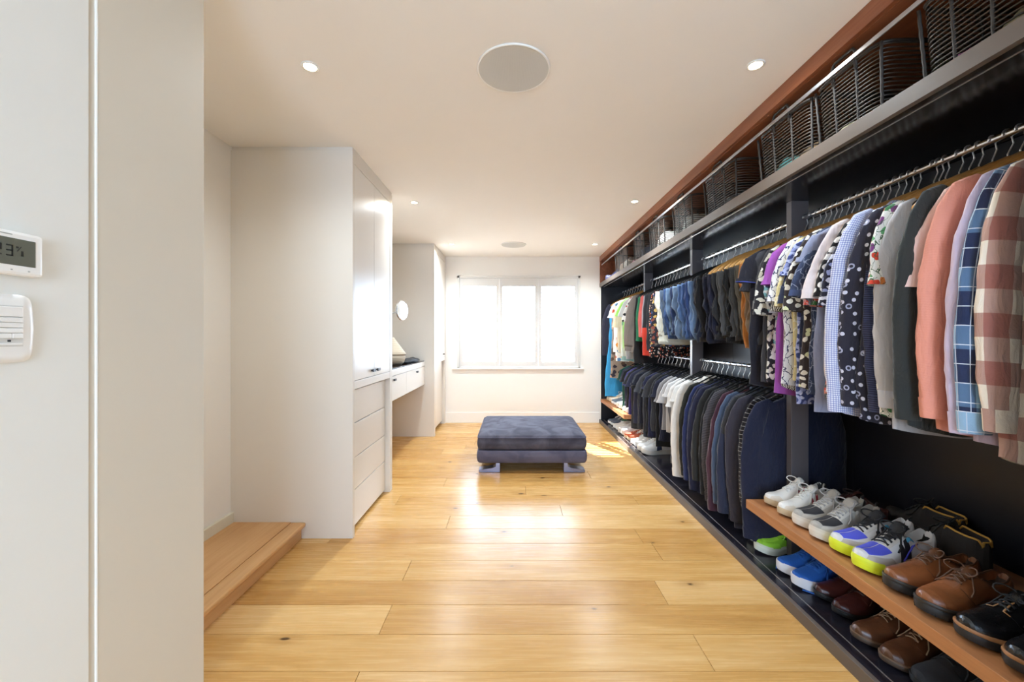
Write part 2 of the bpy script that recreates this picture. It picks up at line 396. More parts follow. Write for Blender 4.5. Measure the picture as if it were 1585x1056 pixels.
for a, b in pan:
    sh = thing('shutter', None, None, ((a + b) / 2, D, WZ0)); sh.parent = w1; sh.location = ((a + b) / 2 - w1.location.x, 0, 0)
    m = MB(); s_ = .048
    m.box(a, a + s_, D - .012, D + .016, WZ0 + .022, WZ1 - .037); m.box(b - s_, b, D - .012, D + .016, WZ0 + .022, WZ1 - .037)
    m.box(a + s_, b - s_, D - .012, D + .016, WZ0 + .022, lz0 - .012); m.box(a + s_, b - s_, D - .012, D + .016, lz1 + .012, WZ1 - .037)
    m.build('stile_frame', M_SLAT, sh, bevel=.002)
    MB().box((a + b) / 2 - .005, (a + b) / 2 + .005, D - .045, D - .035, lz0 + .02, lz1 - .01).build('tilt_rod', M_SLAT, sh)
    for k in range(nl):
        z = lz0 + sp * (k + .5)
        if slat0 is None:
            wd = .032; n = 10; ring = []
            for i in range(n):
                t = 2 * PI * i / n; ring.append((math.cos(t) * wd, math.sin(t) * .0042))
            an = math.radians(17)
            R = [(y * math.cos(an) - q * math.sin(an), y * math.sin(an) + q * math.cos(an)) for y, q in ring]
            hw = (b - a) / 2 - s_ - .002
            mm = MB(); mm.loft([[(-hw, y, q) for y, q in R], [(hw, y, q) for y, q in R]], True, True, True)
            slat0 = o = mm.build('louvre', M_SLAT, sh, True, local=True, sharp=.9)
        else:
            o = slat0.copy(); COL.objects.link(o); o.parent = sh
        o.location = (0, .002, z - WZ0)

# ------------------------------------------------------------------ ceiling fixtures
dl0 = [(-.905, 1.81), (1.07, 1.80), (-.885, 3.626), (1.07, 3.60), (-.80, 5.25), (1.05, 5.25)]
names = ['above the oak step', 'beside the wardrobe fascia over the near shirts', 'beside the cabinet double doors', 'beside the wardrobe fascia in the middle of the room', 'in front of the far cabinet', 'beside the wardrobe fascia near the window']
for (x, y), nm in zip(dl0, names):
    t = thing('downlight', 'small recessed round downlight ' + nm, 'downlight', (x, y, H), 'recessed ceiling downlights')
    MB().lathe([(.036, H), (.038, H - .004), (.028, H - .006), (.026, H - .001)], x, y, 28).build('trim_ring', M_WHITE, t, True)
    MB().lathe([(.0255, H - .0015), (.0255, H - .0035)], x, y, 24).build('lamp', M_EMIT, t)
    ld = bpy.data.lights.new('downlight_beam', 'SPOT'); ld.energy = 11 if y < 3 else 26; ld.color = (.84, .94, 1.0); ld.spot_size = 2.7; ld.spot_blend = 1.0; ld.shadow_soft_size = .03
    lo = bpy.data.objects.new('downlight_beam', ld); COL.objects.link(lo); lo.parent = t; lo.location = (0, 0, -.02)
M_GRILLE = NT('speaker_grille'); tc = M_GRILLE.n('TexCoord'); vz = M_GRILLE.n('TexVoronoi', {'Vector': tc.outputs['Object'], 'Scale': 260.0, 'Randomness': 0.0})
M_GRILLE.set(Base_Color=M_GRILLE.mix(M_GRILLE.math('LESS_THAN', vz.outputs[0], .25), '#c6c4bf', '#a5a4a0'), Roughness=.6); M_GRILLE = M_GRILLE.m
for (y, nm) in ((1.83, 'round flush ceiling speaker with grey grille above the room entrance'), (5.28, 'round flush ceiling speaker with grey grille close to the window')):
    t = thing('ceiling_speaker', nm, 'speaker', (0, y, H), 'round ceiling speakers')
    MB().lathe([(.158, H), (.165, H - .001), (.165, H - .007), (.160, H - .009), (.157, H - .006)], 0, y, 56).build('bezel', M_WHITE, t, True)
    MB().lathe([(.157, H - .004), (.156, H - .0068), (.02, H - .0075)], 0, y, 56).build('grille', M_GRILLE, t)

# ------------------------------------------------------------------ thermostat and switch
def yw(px): return FPX * -XN / (CX - px)
def zw(py, px): return CH - (py - CY) * yw(px) / FPX
th_ = thing('thermostat', 'white wall thermostat with a dark digital display', 'thermostat', (XN, .76, 1.42))
ty0, ty1, tz0, tz1 = .668, .806, 1.384, 1.466
bx('case', M_WHITE, XN, XN + .02, ty0, ty1, tz0, tz1, th_, .006)
dsp = bx('display', plain('lcd_dark', '#66675c', .25), XN + .0195, XN + .0208, .688, .7915, 1.402, 1.452, th_, .0004)
M_SEG = plain('lcd_segment', '#1d1e1b', .4)
def seg7(ch, y, z, h, sl=.0):
    on = {'2': 'abged', '3': 'abgcd'}[ch]; wd = h * .5; t = h * .11; m = MB(); X0, X1 = XN + .0208, XN + .0212
    S = {'a': (0, wd, h - t, h), 'g': (0, wd, h / 2 - t / 2, h / 2 + t / 2), 'd': (0, wd, 0, t), 'b': (wd - t, wd, h / 2, h), 'c': (wd - t, wd, 0, h / 2), 'f': (0, t, h / 2, h), 'e': (0, t, 0, h / 2)}
    for k in on:
        a, b, c, d = S[k]; m.box(X0, X1, y + a, y + b, z + c, z + d)
    return m
seg7('2', .728, 1.418, .021).build('digit', M_SEG, dsp); seg7('3', .745, 1.418, .021).build('digit', M_SEG, dsp)
m = MB(); X0, X1 = XN + .0208, XN + .0212
m.add([(X1, .7605, 1.428), (X1, .7625, 1.428), (X1, .769, 1.438), (X1, .767, 1.438)], [(0, 1, 2, 3)])
m.box(X0, X1, .7605, .764, 1.434, 1.4375); m.box(X0, X1, .768, .7715, 1.420, 1.430)
m.build('percent_sign', M_SEG, dsp)
for k in range(4):
    m = MB(); y = .70 + .027 * k; m.box(XN + .0198, XN + .0204, y - .0015, y + .0015, 1.392, 1.3945); m.build('touch_key', plain('key_grey', '#b3b3b0', .5), th_)
MB().box(XN + .0198, XN + .0203, .715, .755, 1.4575, 1.4595).build('printed_mark', plain('print_grey', '#a9a9a4', .6), th_)
sw = thing('switch_plate', 'white light switch plate with stacked buttons below the thermostat', 'switch', (XN, .75, 1.26))
m = MB(); rings = []
for (inset, x) in ((0, XN), (0, XN + .006), (.006, XN + .011), (.012, XN + .012)):
    r = []; n = 48
    for i in range(n):
        t = 2 * PI * i / n; c, s_ = math.cos(t), math.sin(t)
        e = 2 / 9
        yy = math.copysign(abs(c) ** e, c); zz = math.copysign(abs(s_) ** e, s_)
        bow = .006 * (1 - zz * zz)
        r.append((x, .737 + yy * (.058 + bow - inset), 1.284 + zz * (.064 - inset)))
    rings.append(r)
m.loft(rings, True, False, True).build('plate', M_WHITE, sw, True, sharp=.7)
m = MB(); m.box(XN + .0115, XN + .0125, .70, .778, 1.250, 1.327); m.build('bezel', plain('switch_bezel', '#d9d7d2', .4), sw)
zz = [(1.306, 1.3245), (1.2955, 1.3045), (1.2855, 1.2945), (1.2755, 1.2845), (1.2655, 1.2745)]
for k, (a, b) in enumerate(zz):
    if k < 4: bx('button', M_WHITE, XN + .0125, XN + .0165, .702, .7755, a, b, sw, .0012)
    else:
        bx('button', M_WHITE, XN + .0125, XN + .0165, .702, .7575, a, b, sw, .0012); bx('button', M_WHITE, XN + .0125, XN + .0165, .7585, .7755, a, b, sw, .0012)
bx('button_strip', M_WHITE, XN + .0125, XN + .0145, .702, .776, 1.2525, 1.2565, sw, .0005)
bx('indicator', M_BLACK, XN + .0125, XN + .015, .7535, .7575, 1.259, 1.2625, sw, .0004)

# ------------------------------------------------------------------ ottoman
ot = thing('ottoman', 'square grey velvet ottoman on metal sled feet', 'ottoman', (.172, 4.3, 0))
def velvet(name, c1, c2):
    t = NT(name); tc = t.n('TexCoord'); nz = t.n('TexNoise', {'Vector': tc.outputs['Object'], 'Scale': 5.0, 'Detail': 5.0, 'Distortion': 1.2})
    lw = t.n('LayerWeight', {'Blend': .35})
    c = t.mix(t.ramp(nz.outputs[0], [(.38, '#000000'), (.62, '#ffffff')]), c1, c2)
    t.set(Base_Color=c, Roughness=.85)
    t.b.inputs['Specular IOR Level'].default_value = .12; t.b.inputs['Sheen Weight'].default_value = .10; t.b.inputs['Sheen Roughness'].default_value = .35; t.b.inputs['Sheen Tint'].default_value = lin('#c9ccd8')
    n2 = t.n('TexNoise', {'Vector': tc.outputs['Object'], 'Scale': 350.0}); t.bump(n2.outputs[0], .15, .001); return t.m
M_VEL = velvet('grey_velvet', '#45434f', '#5f5e6a'); M_VELD = velvet('dark_grey_velvet', '#545264', '#676577')
def cushion(cx, cy, hx, hy, z0, z1, crown, rnd_, n=96, wob=.004, seed=1):
    rr = random.Random(seed); ph = [rr.uniform(0, 6) for _ in range(4)]
    def ring(ins, z, cr=0):
        r = []
        for i in range(n):
            t = 2 * PI * i / n; c, s_ = math.cos(t), math.sin(t); e = 2 / 26
            x = math.copysign(abs(c) ** e, c); y = math.copysign(abs(s_) ** e, s_)
            w_ = wob * (math.sin(5 * t + ph[0]) + math.sin(9 * t + ph[1]))
            r.append((cx + x * (hx - ins), cy + y * (hy - ins), z + (w_ * .6 if cr else 0)))
        return r
    R = [ring(.03, z0), ring(.008, z0 + .006), ring(.0, z0 + .02)]
    for k in range(1, 5): R.append(ring(-.006 * math.sin(PI * k / 5), lerp(z0 + .02, z1 - rnd_, k / 5)))
    for k in range(0, 5):
        a = PI / 2 * k / 4; R.append(ring(rnd_ * (1 - math.cos(a)), z1 - rnd_ + rnd_ * math.sin(a)))
    top = R[-1]
    for q in (.15, .3, .5, .7, .9): R.append([(cx + (p[0] - cx) * (1 - q), cy + (p[1] - cy) * (1 - q), z1 + crown * (1 - (1 - q) ** 2.2) + wob * math.sin(7 * p[0] * (1 - q) + 5 * p[1] * (1 - q) + ph[2])) for p in top])
    m = MB(); m.loft(R, True, True, True); return m
cushion(.172, 4.3, .512, .5, .215, .352, .035, .035).build('cushion', M_VEL, ot, True)
cushion(.172, 4.3, .516, .506, .09, .211, .0, .012, wob=0).build('base', M_VELD, ot, True)
pp = []
for i in range(96):
    t = 2 * PI * i / 96; c, s_ = math.cos(t), math.sin(t); e = 2 / 26
    pp.append((.172 + math.copysign(abs(c) ** e, c) * .513, 4.3 + math.copysign(abs(s_) ** e, s_) * .501, .3305))
MB().tube(pp, .004, 6, closed=True).build('piping', M_VELD, ot, True)
M_FOOT = plain('blued_steel', '#8f93ad', .28, .85)
for sgn in (-1, 1):
    for yy in (3.83, 4.67):
        m = MB(); xi = .172 + sgn * .30; xo = .172 + sgn * .50
        prof = [(xi, .0), (xo, .0), (xo, .022), (xi + sgn * .065, .042), (xi + sgn * .04, .055), (xi + sgn * .04, .09), (xi, .09)]
        m.loft([[(x, yy, z) for x, z in prof], [(x, yy + .10, z) for x, z in prof]], True, True, True)
        m.build('foot', M_FOOT, ot, bevel=.002)
# ------------------------------------------------------------------ wardrobe carcass
wd = thing('open_wardrobe', 'long open wardrobe with charcoal interior and teak top along the wall', 'wardrobe', (1.6, 3.5, 0))
YN = .985                                   # near end of the wardrobe
M_GROOVE = plain('groove_trim', '#a79f98', .3, .6)
bx('base_board', M_CHARF, XW - .008, XW + .012, YN, 6.06, 0, .054, wd, .001)
bx('base_deck', M_CHAR, XW + .012, XBACK, YN, 6.06, 0, .0535, wd, 0)
bx('floor_track', M_GROOVE, 1.333, 1.337, YN, 6.06, .0535, .0548, wd, 0)
M_BACKP = plain('navy_charcoal_panel', '#1b1a20', .35, var=.04)
for i, (a, b) in enumerate(((YN, 2.26), (2.262, 3.51), (3.512, 4.76), (4.762, 6.06))):
    bx('back_panel', M_BACKP, XBACK - .008, XBACK + .012, a, b, .054, 2.02, wd, .001)
bx('end_panel', M_BACKP, XW + .02, XBACK, 6.035, 6.06, .054, 2.02, wd, .001)
bx('end_panel', M_CHARP, XW - .005, XBACK, YN, 1.003, 0, 2.40, wd, .001)
bx('top_shelf_edge', M_CHARF, XW - .002, XW + .02, 1.004, 6.06, 2.02, 2.077, wd, .001)
M_GLOSSD = plain('glossy_dark_underside', '#1d1a1b', .16, var=.03, spec=.7)
bx('top_shelf', M_GLOSSD, XW + .02, XBACK, 1.004, 6.06, 2.022, 2.076, wd, 0)
bx('head_track', M_GROOVE, 1.3345, 1.3375, 1.004, 6.06, 2.0195, 2.0225, wd, 0)
bx('fascia', M_TEAK, XW - .002, XW + .018, 1.004, 6.06, 2.40, H - .001, wd, .001)
bx('soffit', M_TEAK, XW + .018, XBACK, 1.004, 6.06, 2.398, 2.42, wd, 0)
bx('upper_back', M_TEAK, XBACK - .012, XBACK + .01, 1.004, 6.06, 2.077, 2.398, wd, 0)
bx('upper_end', M_TEAK, XW + .001, XBACK - .012, 6.02, 6.06, 2.077, 2.40, wd, .001)
MB().box(XW + .004, XW + .010, 1.004, 5.95, 2.324, 2.342).build('guard_rail', M_STEEL, wd, bevel=.002)
for y in (2.242, 3.488, 4.748):
    bx('post', M_CHARP, 1.53, 1.625, y, y + .04, .0545, 2.0215, wd, .001)
RX, RZU, RZL = 1.60, 1.927, 1.075
def rail(z, y0, y1):
    o = MB().tube([(RX, y0, z), (RX, y1, z)], .0125, 16).build('hanging_rail', M_CHROME, wd, True, sharp=.7)
rail(RZU, 1.003, 6.035)
rail(RZL, 2.26, 4.77)
bx('shoe_shelf', M_SHELF, XW, XBACK - .008, 1.003, 2.242, .33, .377, wd, .0015)
bx('shoe_shelf', M_SHELF, XW + .01, XBACK - .008, 4.748, 6.034, .318, .362, wd, .0015)

# ------------------------------------------------------------------ fabrics
def fab(name, base, pat=None, rough=.85, sheen=.25, wv=1, mott=.06):
    """pat: tuple(kind, ...)"""
    t = NT(name); uv = t.n('UVMap').outputs[0]; tc = t.n('TexCoord'); oi = t.n('ObjectInfo')
    nz = t.n('TexNoise', {'Vector': tc.outputs['Object'], 'Scale': 9.0, 'Detail': 4.0})
    b = lin(base); c = t.mix(nz.outputs[0], tuple(x * (1 - mott * 2) for x in b[:3]) + (1,), tuple(min(1, x * (1 + mott * 2)) for x in b[:3]) + (1,))
    def scl(k, ky=None, dist=0.0, dsc=18.0):
        v = uv
        if dist:
            nn = t.n('TexNoise', {'Vector': uv, 'Scale': dsc, 'Detail': 2.0})
            a = t.n('VectorMath', operation='SUBTRACT'); t.put(a.inputs[0], nn.outputs['Color']); a.inputs[1].default_value = (.5, .5, .5)
            s = t.n('VectorMath', operation='SCALE'); t.put(s.inputs[0], a.outputs[0]); s.inputs['Scale'].default_value = dist
            d = t.n('VectorMath', operation='ADD'); t.put(d.inputs[0], uv); t.put(d.inputs[1], s.outputs[0]); v = d.outputs[0]
        m = t.n('VectorMath', operation='MULTIPLY'); t.put(m.inputs[0], v); m.inputs[1].default_value = (k, ky or k, 1); return m.outputs[0]
    def sep(v): s = t.n('SeparateXYZ'); t.put(s.inputs[0], v); return s.outputs
    for p in (pat if isinstance(pat, list) else [pat] if pat else []):
        k = p[0]
        if k == 'dots':      # scale, radius, colour
            v = t.n('TexVoronoi', {'Vector': scl(p[1]), 'Scale': 1.0, 'Randomness': p[4] if len(p) > 4 else .25}, voronoi_dimensions='2D')
            c = t.mix(t.math('LESS_THAN', v.outputs['Distance'], p[2]), c, p[3])
        elif k == 'rings':
            v = t.n('TexVoronoi', {'Vector': scl(p[1]), 'Scale': 1.0, 'Randomness': .5}, voronoi_dimensions='2D')
            rr = t.math('LESS_THAN', t.math('ABSOLUTE', t.math('SUBTRACT', v.outputs['Distance'], p[2])), p[2] * .3)
            c = t.mix(rr, c, p[3])
        elif k == 'blobs':   # scale, threshold, [colours], distortion
            v = t.n('TexVoronoi', {'Vector': scl(p[1] * 1.5, None, (p[4] if len(p) > 4 else .03) * .7, 26.0), 'Scale': 1.0, 'Randomness': .9}, voronoi_dimensions='2D')
            cols = p[3]; sx = sep(v.outputs['Color'])
            rc = t.ramp(sx[0], [(i / len(cols), q) for i, q in enumerate(cols)], 'CONSTANT') if len(cols) > 1 else cols[0]
            c = t.mix(t.math('LESS_THAN', v.outputs['Distance'], p[2]), c, rc)
        elif k == 'stripe':  # axis, freq, duty, colour
            s = sep(scl(p[2]))[p[1]]
            c = t.mix(t.math('LESS_THAN', t.math('FRACT', s), p[3]), c, p[4])
        elif k == 'check':   # freq, duty, colour1, colour2 (crossing)
            s = sep(scl(p[1]))
            a = t.math('LESS_THAN', t.math('FRACT', s[0]), p[2]); b2 = t.math('LESS_THAN', t.math('FRACT', s[1]), p[2])
            c = t.mix(t.math('MULTIPLY', t.math('ADD', a, b2), .5), c, p[3])
            if len(p) > 4: c = t.mix(t.math('MULTIPLY', a, b2), c, p[4])
        elif k == 'zebra':   # scale, colour
            wv_ = t.n('TexWave', {'Vector': scl(p[1]), 'Scale': 1.0, 'Distortion': 9.0, 'Detail': 1.5, 'Detail Scale': 1.2})
            c = t.mix(t.math('GREATER_THAN', wv_.outputs['Fac'], p[3] if len(p) > 3 else .55), c, p[2])
        elif k == 'leaf':    # scale, colour: long pointed marks
            v = t.n('TexVoronoi', {'Vector': scl(p[1] * 1.35, p[1] * .5, .05, 30.0), 'Scale': 1.0, 'Randomness': 1.0}, voronoi_dimensions='2D', feature='DISTANCE_TO_EDGE')
            c = t.mix(t.math('LESS_THAN', v.outputs[0], p[3] if len(p) > 3 else .07), c, p[2])
    t.set(Base_Color=c, Roughness=rough)
    t.b.inputs['Sheen Weight'].default_value = sheen; t.b.inputs['Specular IOR Level'].default_value = .25
    if wv:
        n2 = t.n('TexNoise', {'Vector': scl(1.0), 'Scale': 420.0, 'Detail': 1.0}); mp = t.n('Mapping'); t.put(mp.inputs['Vector'], tc.outputs['Object']); mp.inputs['Scale'].default_value = (26, 34, 9); mp.inputs['Rotation'].default_value = (.35, .25, 0)
        n3 = t.n('TexNoise', {'Vector': mp.outputs[0], 'Scale': 1.0, 'Detail': 4.0, 'Distortion': 1.2})
        h = t.math('ADD', t.math('MULTIPLY', n2.outputs[0], .05), n3.outputs[0]); t.bump(h, .55, .014)
    return t.m
FABS = {}
def fb(base, pat=None, **k):
    key = repr((base, pat, k))
    if key not in FABS: FABS[key] = fab('fabric_%03d' % len(FABS), base, pat, **k)
    return FABS[key]

# ------------------------------------------------------------------ hangers
def hook_path(r=.0150, top=-.092):
    p = [(0, 0, top), (0, 0, -.066), (.007, 0, -.052), (.0175, 0, -.030)]
    for k in range(0, 9):
        a = math.radians(-40 + 245 * k / 8); p.append((math.cos(a) * (r + .0005), 0, math.sin(a) * (r + .0005)))
    return p
M_WOODH = wood('hanger_wood', ['#a76f35', '#c08a4a', '#d3a060'], 0, sc=2.0, rough=.35, rand=False)
M_WOODL = wood('hanger_wood_light', ['#c98f45', '#dba559', '#e9ba72'], 0, sc=2.0, rough=.35, rand=False)
M_VELB = plain('black_flocked_plastic', '#141416', .8)
HM = {}
M_HOOK = plain('bright_steel_wire', '#e6e4e2', .38, 1.0)
DZ = -.042
def hanger_meshes(kind):
    if kind in HM: return HM[kind]
    wdn = kind in ('wood', 'woodbar'); parts = []
    n = 13; path = []; rad = []
    for i in range(n):
        u = -1 + 2 * i / (n - 1); hw = .222 if wdn else .215
        z = -.103 - .098 * abs(u) ** 1.1 - (.012 if abs(u) > .99 else 0) + .01 * (1 - abs(u)); path.append((u * hw, 0.012 * u * u, z)); rad.append(.0235 - .0125 * abs(u) if wdn else .0062)
    m = MB(); rings = []
    for p, r in zip(path, rad):
        ty = .0075 if wdn else .0035
        rings.append([(p[0], p[1] + ty * math.cos(2 * PI * k / 10), p[2] + r * math.sin(2 * PI * k / 10)) for k in range(10)])
    m.loft(rings, True, True, True)
    parts.append(('shoulder_bar', m, {'wood': M_WOODH, 'woodbar': M_WOODL}.get(kind, M_VELB), True))
    parts.append(('hook', MB().tube(hook_path(), .0023, 6), M_HOOK, True))
    if kind != 'wood': parts.append(('trouser_bar', MB().tube([(-.195, .01, -.192), (-.185, 0, -.228), (.185, 0, -.228), (.195, .01, -.192)], .0055 if wdn else .004, 8), M_WOODL if wdn else M_VELB, True))
    HM[kind] = parts; return parts
HPROTO = {}
def hanger(kind, y, zr, rz, look):
    nm = 'wooden_hanger' if kind.startswith('wood') else 'black_hanger'
    verb = 'wooden clothes hanger with the ' if kind.startswith('wood') else 'black clothes hanger with the '
    if kind not in HPROTO:
        r = thing(nm, verb + look + ' on it', 'hanger', (RX, y, zr), 'clothes hangers on the rails', rz)
        ch = [mb.build(a, mt, r, sm, local=True) for a, mb, mt, sm in hanger_meshes(kind)]
        HPROTO[kind] = (r, ch); return r
    p, ch = HPROTO[kind]
    r = p.copy(); COL.objects.link(r); r.location = (RX, y, zr); r.rotation_euler = (0, 0, rz); r['label'] = verb + look + ' on it'
    for c in ch:
        q = c.copy(); COL.objects.link(q); q.parent = r
    return r

# ------------------------------------------------------------------ garments
def smooth(a, b, x): t = max(0, min(1, (x - a) / (b - a))); return t * t * (3 - 2 * t)
def top_garment(name, look, cat, group, y, zr, M, kind='short', length=.98, col=None, cuff=None, thick=.024, rz=None, hang='wood', seed=None, wide=1.0, hood=False, flare=0, xoff=0, collar=True, where=''):
    rnd = random.Random(seed if seed is not None else hash(look) % 99991 if False else sum(ord(c) * (i + 3) for i, c in enumerate(look)))
    rz = rz if rz is not None else rnd.uniform(-.10, .14)
    if hang: hanger(hang, y, zr, rz, look)
    lab = look + (' hanging on the upper rail' if zr > 1.5 else ' hanging on the lower rail')
    r = thing(name, lab, cat, (RX + xoff, y, zr), group, rz)
    ph = [rnd.uniform(0, 6.28) for _ in range(10)]; f1, f2 = rnd.uniform(14, 20), rnd.uniform(26, 38)
    lean = rnd.uniform(.0, .05) if zr > 1.5 else rnd.uniform(0, .03)
    so3 = Vector((rnd.uniform(0, 50), rnd.uniform(0, 50), rnd.uniform(0, 50)))
    def wr(x, y, z, f=9.0): return noise.noise(Vector((x * f, y * f * 1.5, z * f * .75)) + so3)
    N = 40; zs = [q + DZ for q in (-.100, -.108, -.120, -.140, -.160, -.178, -.20, -.24, -.29, -.33)]; k = int((length - .37) / .034)
    zs += [lerp(-.405, -length, i / k) for i in range(k + 1)]
    def width(z):
        z2 = z - DZ
        if z2 > -.178: return lerp(.058, .218, smooth(0, 1, ((-.100 - z2) / .078)) ** .8) * wide
        return (lerp(.218, .238, smooth(-.178, -.36, z2)) + flare * smooth(-.5, -1.4, z) + .010 * wr(3, 1, z, 5) * smooth(-.4, -.8, z)) * wide
    def th(z):
        z2 = z - DZ
        if z2 > -.178: return lerp(.030, .010, smooth(-.100, -.178, z2))
        return lerp(.010, thick, smooth(-.178, -.46, z2))
    def fold(x, z):
        g = smooth(-.2, -.6, z)
        return g * (.0065 * math.sin(f1 * x + ph[0] + 1.2 * z) + .0035 * math.sin(f2 * x + ph[1] - 2.0 * z) + .010 * wr(x, 0, z, 8)) + lean * smooth(-.15, -1.0, z)
    rings = []
    for z in zs:
        w_, t_ = width(z), th(z); ring = []
        for i in range(N):
            a = 2 * PI * i / N; c, s_ = math.cos(a), math.sin(a)
            x = w_ * math.copysign(abs(c) ** .85, c); yy = t_ * math.copysign(abs(s_) ** .8, s_) + fold(x, z)
            x += .012 * wr(x, yy + i * .001, z, 11) * smooth(-.3, -.5, z)
            dz = 0
            if z <= -length + .12: dz = .035 * (abs(x) / w_) ** 2.5 * smooth(-length + .12, -length, z) * (1 if kind in ('short', 'long') else .25) + .006 * math.sin(f1 * x + ph[3])
            ring.append((x, yy, z + dz))
        rings.append(ring)
    m = MB(); m.loft(rings[::-1], True)
    # turned-up hem, a narrow inner lip so the opening reads as cloth
    m.loft([[(p[0] * .985, lerp(p[1], fold(p[0], -length), .12), p[2] + .02) for p in rings[-1]], rings[-1]], True)
    m.build('body', M, r, True, local=True)
    # sleeves
    for sg in (-1, 1):
        jit = rnd.uniform(-.02, .02)
        if kind in ('short', 'tee'):
            L = rnd.uniform(.43, .50) if kind == 'short' else rnd.uniform(.37, .43)
            pts = [(.140, -.126, .022, .010), (.188, -.158, .038, .013), (.213, -.22, .052, .015), (.232 + jit * .4, -.30, .062, .019), (.240 + jit, -.38, .069, .023), (.246 + jit, -L, .075, .026)]
            if kind == 'tee': pts = [(a, b * (L / .5 if b < -.2 else 1), c, d) for a, b, c, d in pts]
        elif kind == 'none': pts = []
        else:
            L = min(length, .96) - rnd.uniform(0, .05) + DZ
            pts = [(.140, -.126, .022, .010), (.188, -.158, .040, .014), (.215, -.22, .053, .017), (.238, -.32, .059, .021), (.248 + jit * .5, -.45, .060, .023), (.250 + jit, -.60, .058, .023), (.246 + jit, -.72, .055, .023), (.243 + jit * 1.5, -L + .06, .046, .021)]
        if not pts: continue
        n2 = 26; R = []; P = []
        for a, b in zip(pts[:-1], pts[1:]):
            ns = 4 if kind in ('short', 'tee') else 5
            for q in range(ns): P.append(tuple(lerp(a[i], b[i], q / ns) for i in range(4)))
        P.append(pts[-1])
        yb = rnd.uniform(-.012, .010); sl = rnd.uniform(.6, 1.35)
        for idx, (x, z, hw, ht) in enumerate(P):
            fr = idx / (len(P) - 1); tx = .10 + .78 * (1 - smooth(0, .38, fr))      # outward tilt of the ring
            ring = []; g = smooth(.12, .45, fr)
            for i in range(n2):
                a = 2 * PI * i / n2; c, s_ = math.cos(a), math.sin(a)
                # slightly square, pressed section with a crease along the outer edge
                k1 = math.copysign(abs(c) ** .75, c); k2 = math.copysign(abs(s_) ** (1.15 if c > 0 else .8), s_)
                ds_ = 1 + g * (.22 * wr(x + .05 * c, .05 * s_ + sg, z, 13) + .13 * wr(x + .05 * c, .05 * s_ + sg, z * 1.6, 27))
                ex = hw * k1 * lerp(1, ds_, .5); ey = ht * k2 * ds_
                ring.append((sg * (x + ex * math.cos(tx * .6)), (yb + lean * sl) * smooth(.08, .9, fr) + ey, z + DZ + ex * math.sin(tx) * .8))
            R.append(ring)
        sm = MB(); sm.loft(R, True)
        inner = [[(lerp(p[0], sg * P[-1][0], .08), lerp(p[1], R[-1][0][1], .12), p[2] + .02) for p in R[-1]]]
        sm.loft([R[-1]] + inner, True)
        so = sm.build('sleeve', M, r, True, local=True)
        cx_ = sum(p[0] for p in R[-1]) / n2
        if kind in ('short', 'tee'):
            e = [[(cx_ + (p[0] - cx_) * 1.03, p[1] + (p[1] - sum(v[1] for v in R[q]) / n2) * .06, p[2]) for p in R[q]] for q in (-3, -2, -1)]
            MB().loft(e, True).build('hem_band', cuff or M, so, True, local=True)
        else:
            last = R[-1]; cf = []; cy_ = sum(p[1] for p in last) / n2
            for dz, sc_ in ((.004, 1.07), (-.012, 1.04), (-.055, .98), (-.060, .93)):
                cf.append([(cx_ + (p[0] - cx_) * sc_, cy_ + (p[1] - cy_) * sc_, p[2] + dz) for p in last])
            MB().loft(cf, True).build('cuff', cuff or M, so, True, local=True)
    # collar
    if collar and kind in ('short', 'long'):
        cr = []
        for (rx, ry, z, tilt) in ((.055, .034, -.112, 0), (.052, .033, -.088, .0), (.054, .036, -.074, .0), (.066, .046, -.086, .0), (.078, .053, -.118, .01)):
            cr.append([(rx * math.cos(2 * PI * i / 24), ry * math.sin(2 * PI * i / 24), z + DZ - tilt * (math.sin(2 * PI * i / 24) < -.5) - .012 * max(0, -math.sin(2 * PI * i / 24))) for i in range(24)])
        MB().loft(cr, True).build('collar', col or M, r, True, local=True)
        pk = MB(); Rk = []
        for z in [lerp(-.135 + DZ, -length + .03, i / 14) for i in range(15)]:
            Rk.append([(x, -th(z) + fold(x, z) - .0025 - .001 * (abs(x) < .012), z) for x in (-.016, -.013, 0, .013, .016)])
        pk.loft(Rk, False).build('placket', col or M, r, True, local=True)
    elif collar and kind in ('tee', 'coat'):
        cr = []
        hgt = .0 if kind == 'tee' else .01
        for (rx, ry, z) in ((.064, .037, -.112), (.060, .036, -.096 + hgt), (.055, .032, -.096 + hgt), (.053, .030, -.110)):
            cr.append([(rx * math.cos(2 * PI * i / 20), ry * math.sin(2 * PI * i / 20), z + DZ - .010 * max(0, -math.sin(2 * PI * i / 20))) for i in range(20)])
        MB().loft(cr, True).build('neckband', col or M, r, True, local=True)
    return r
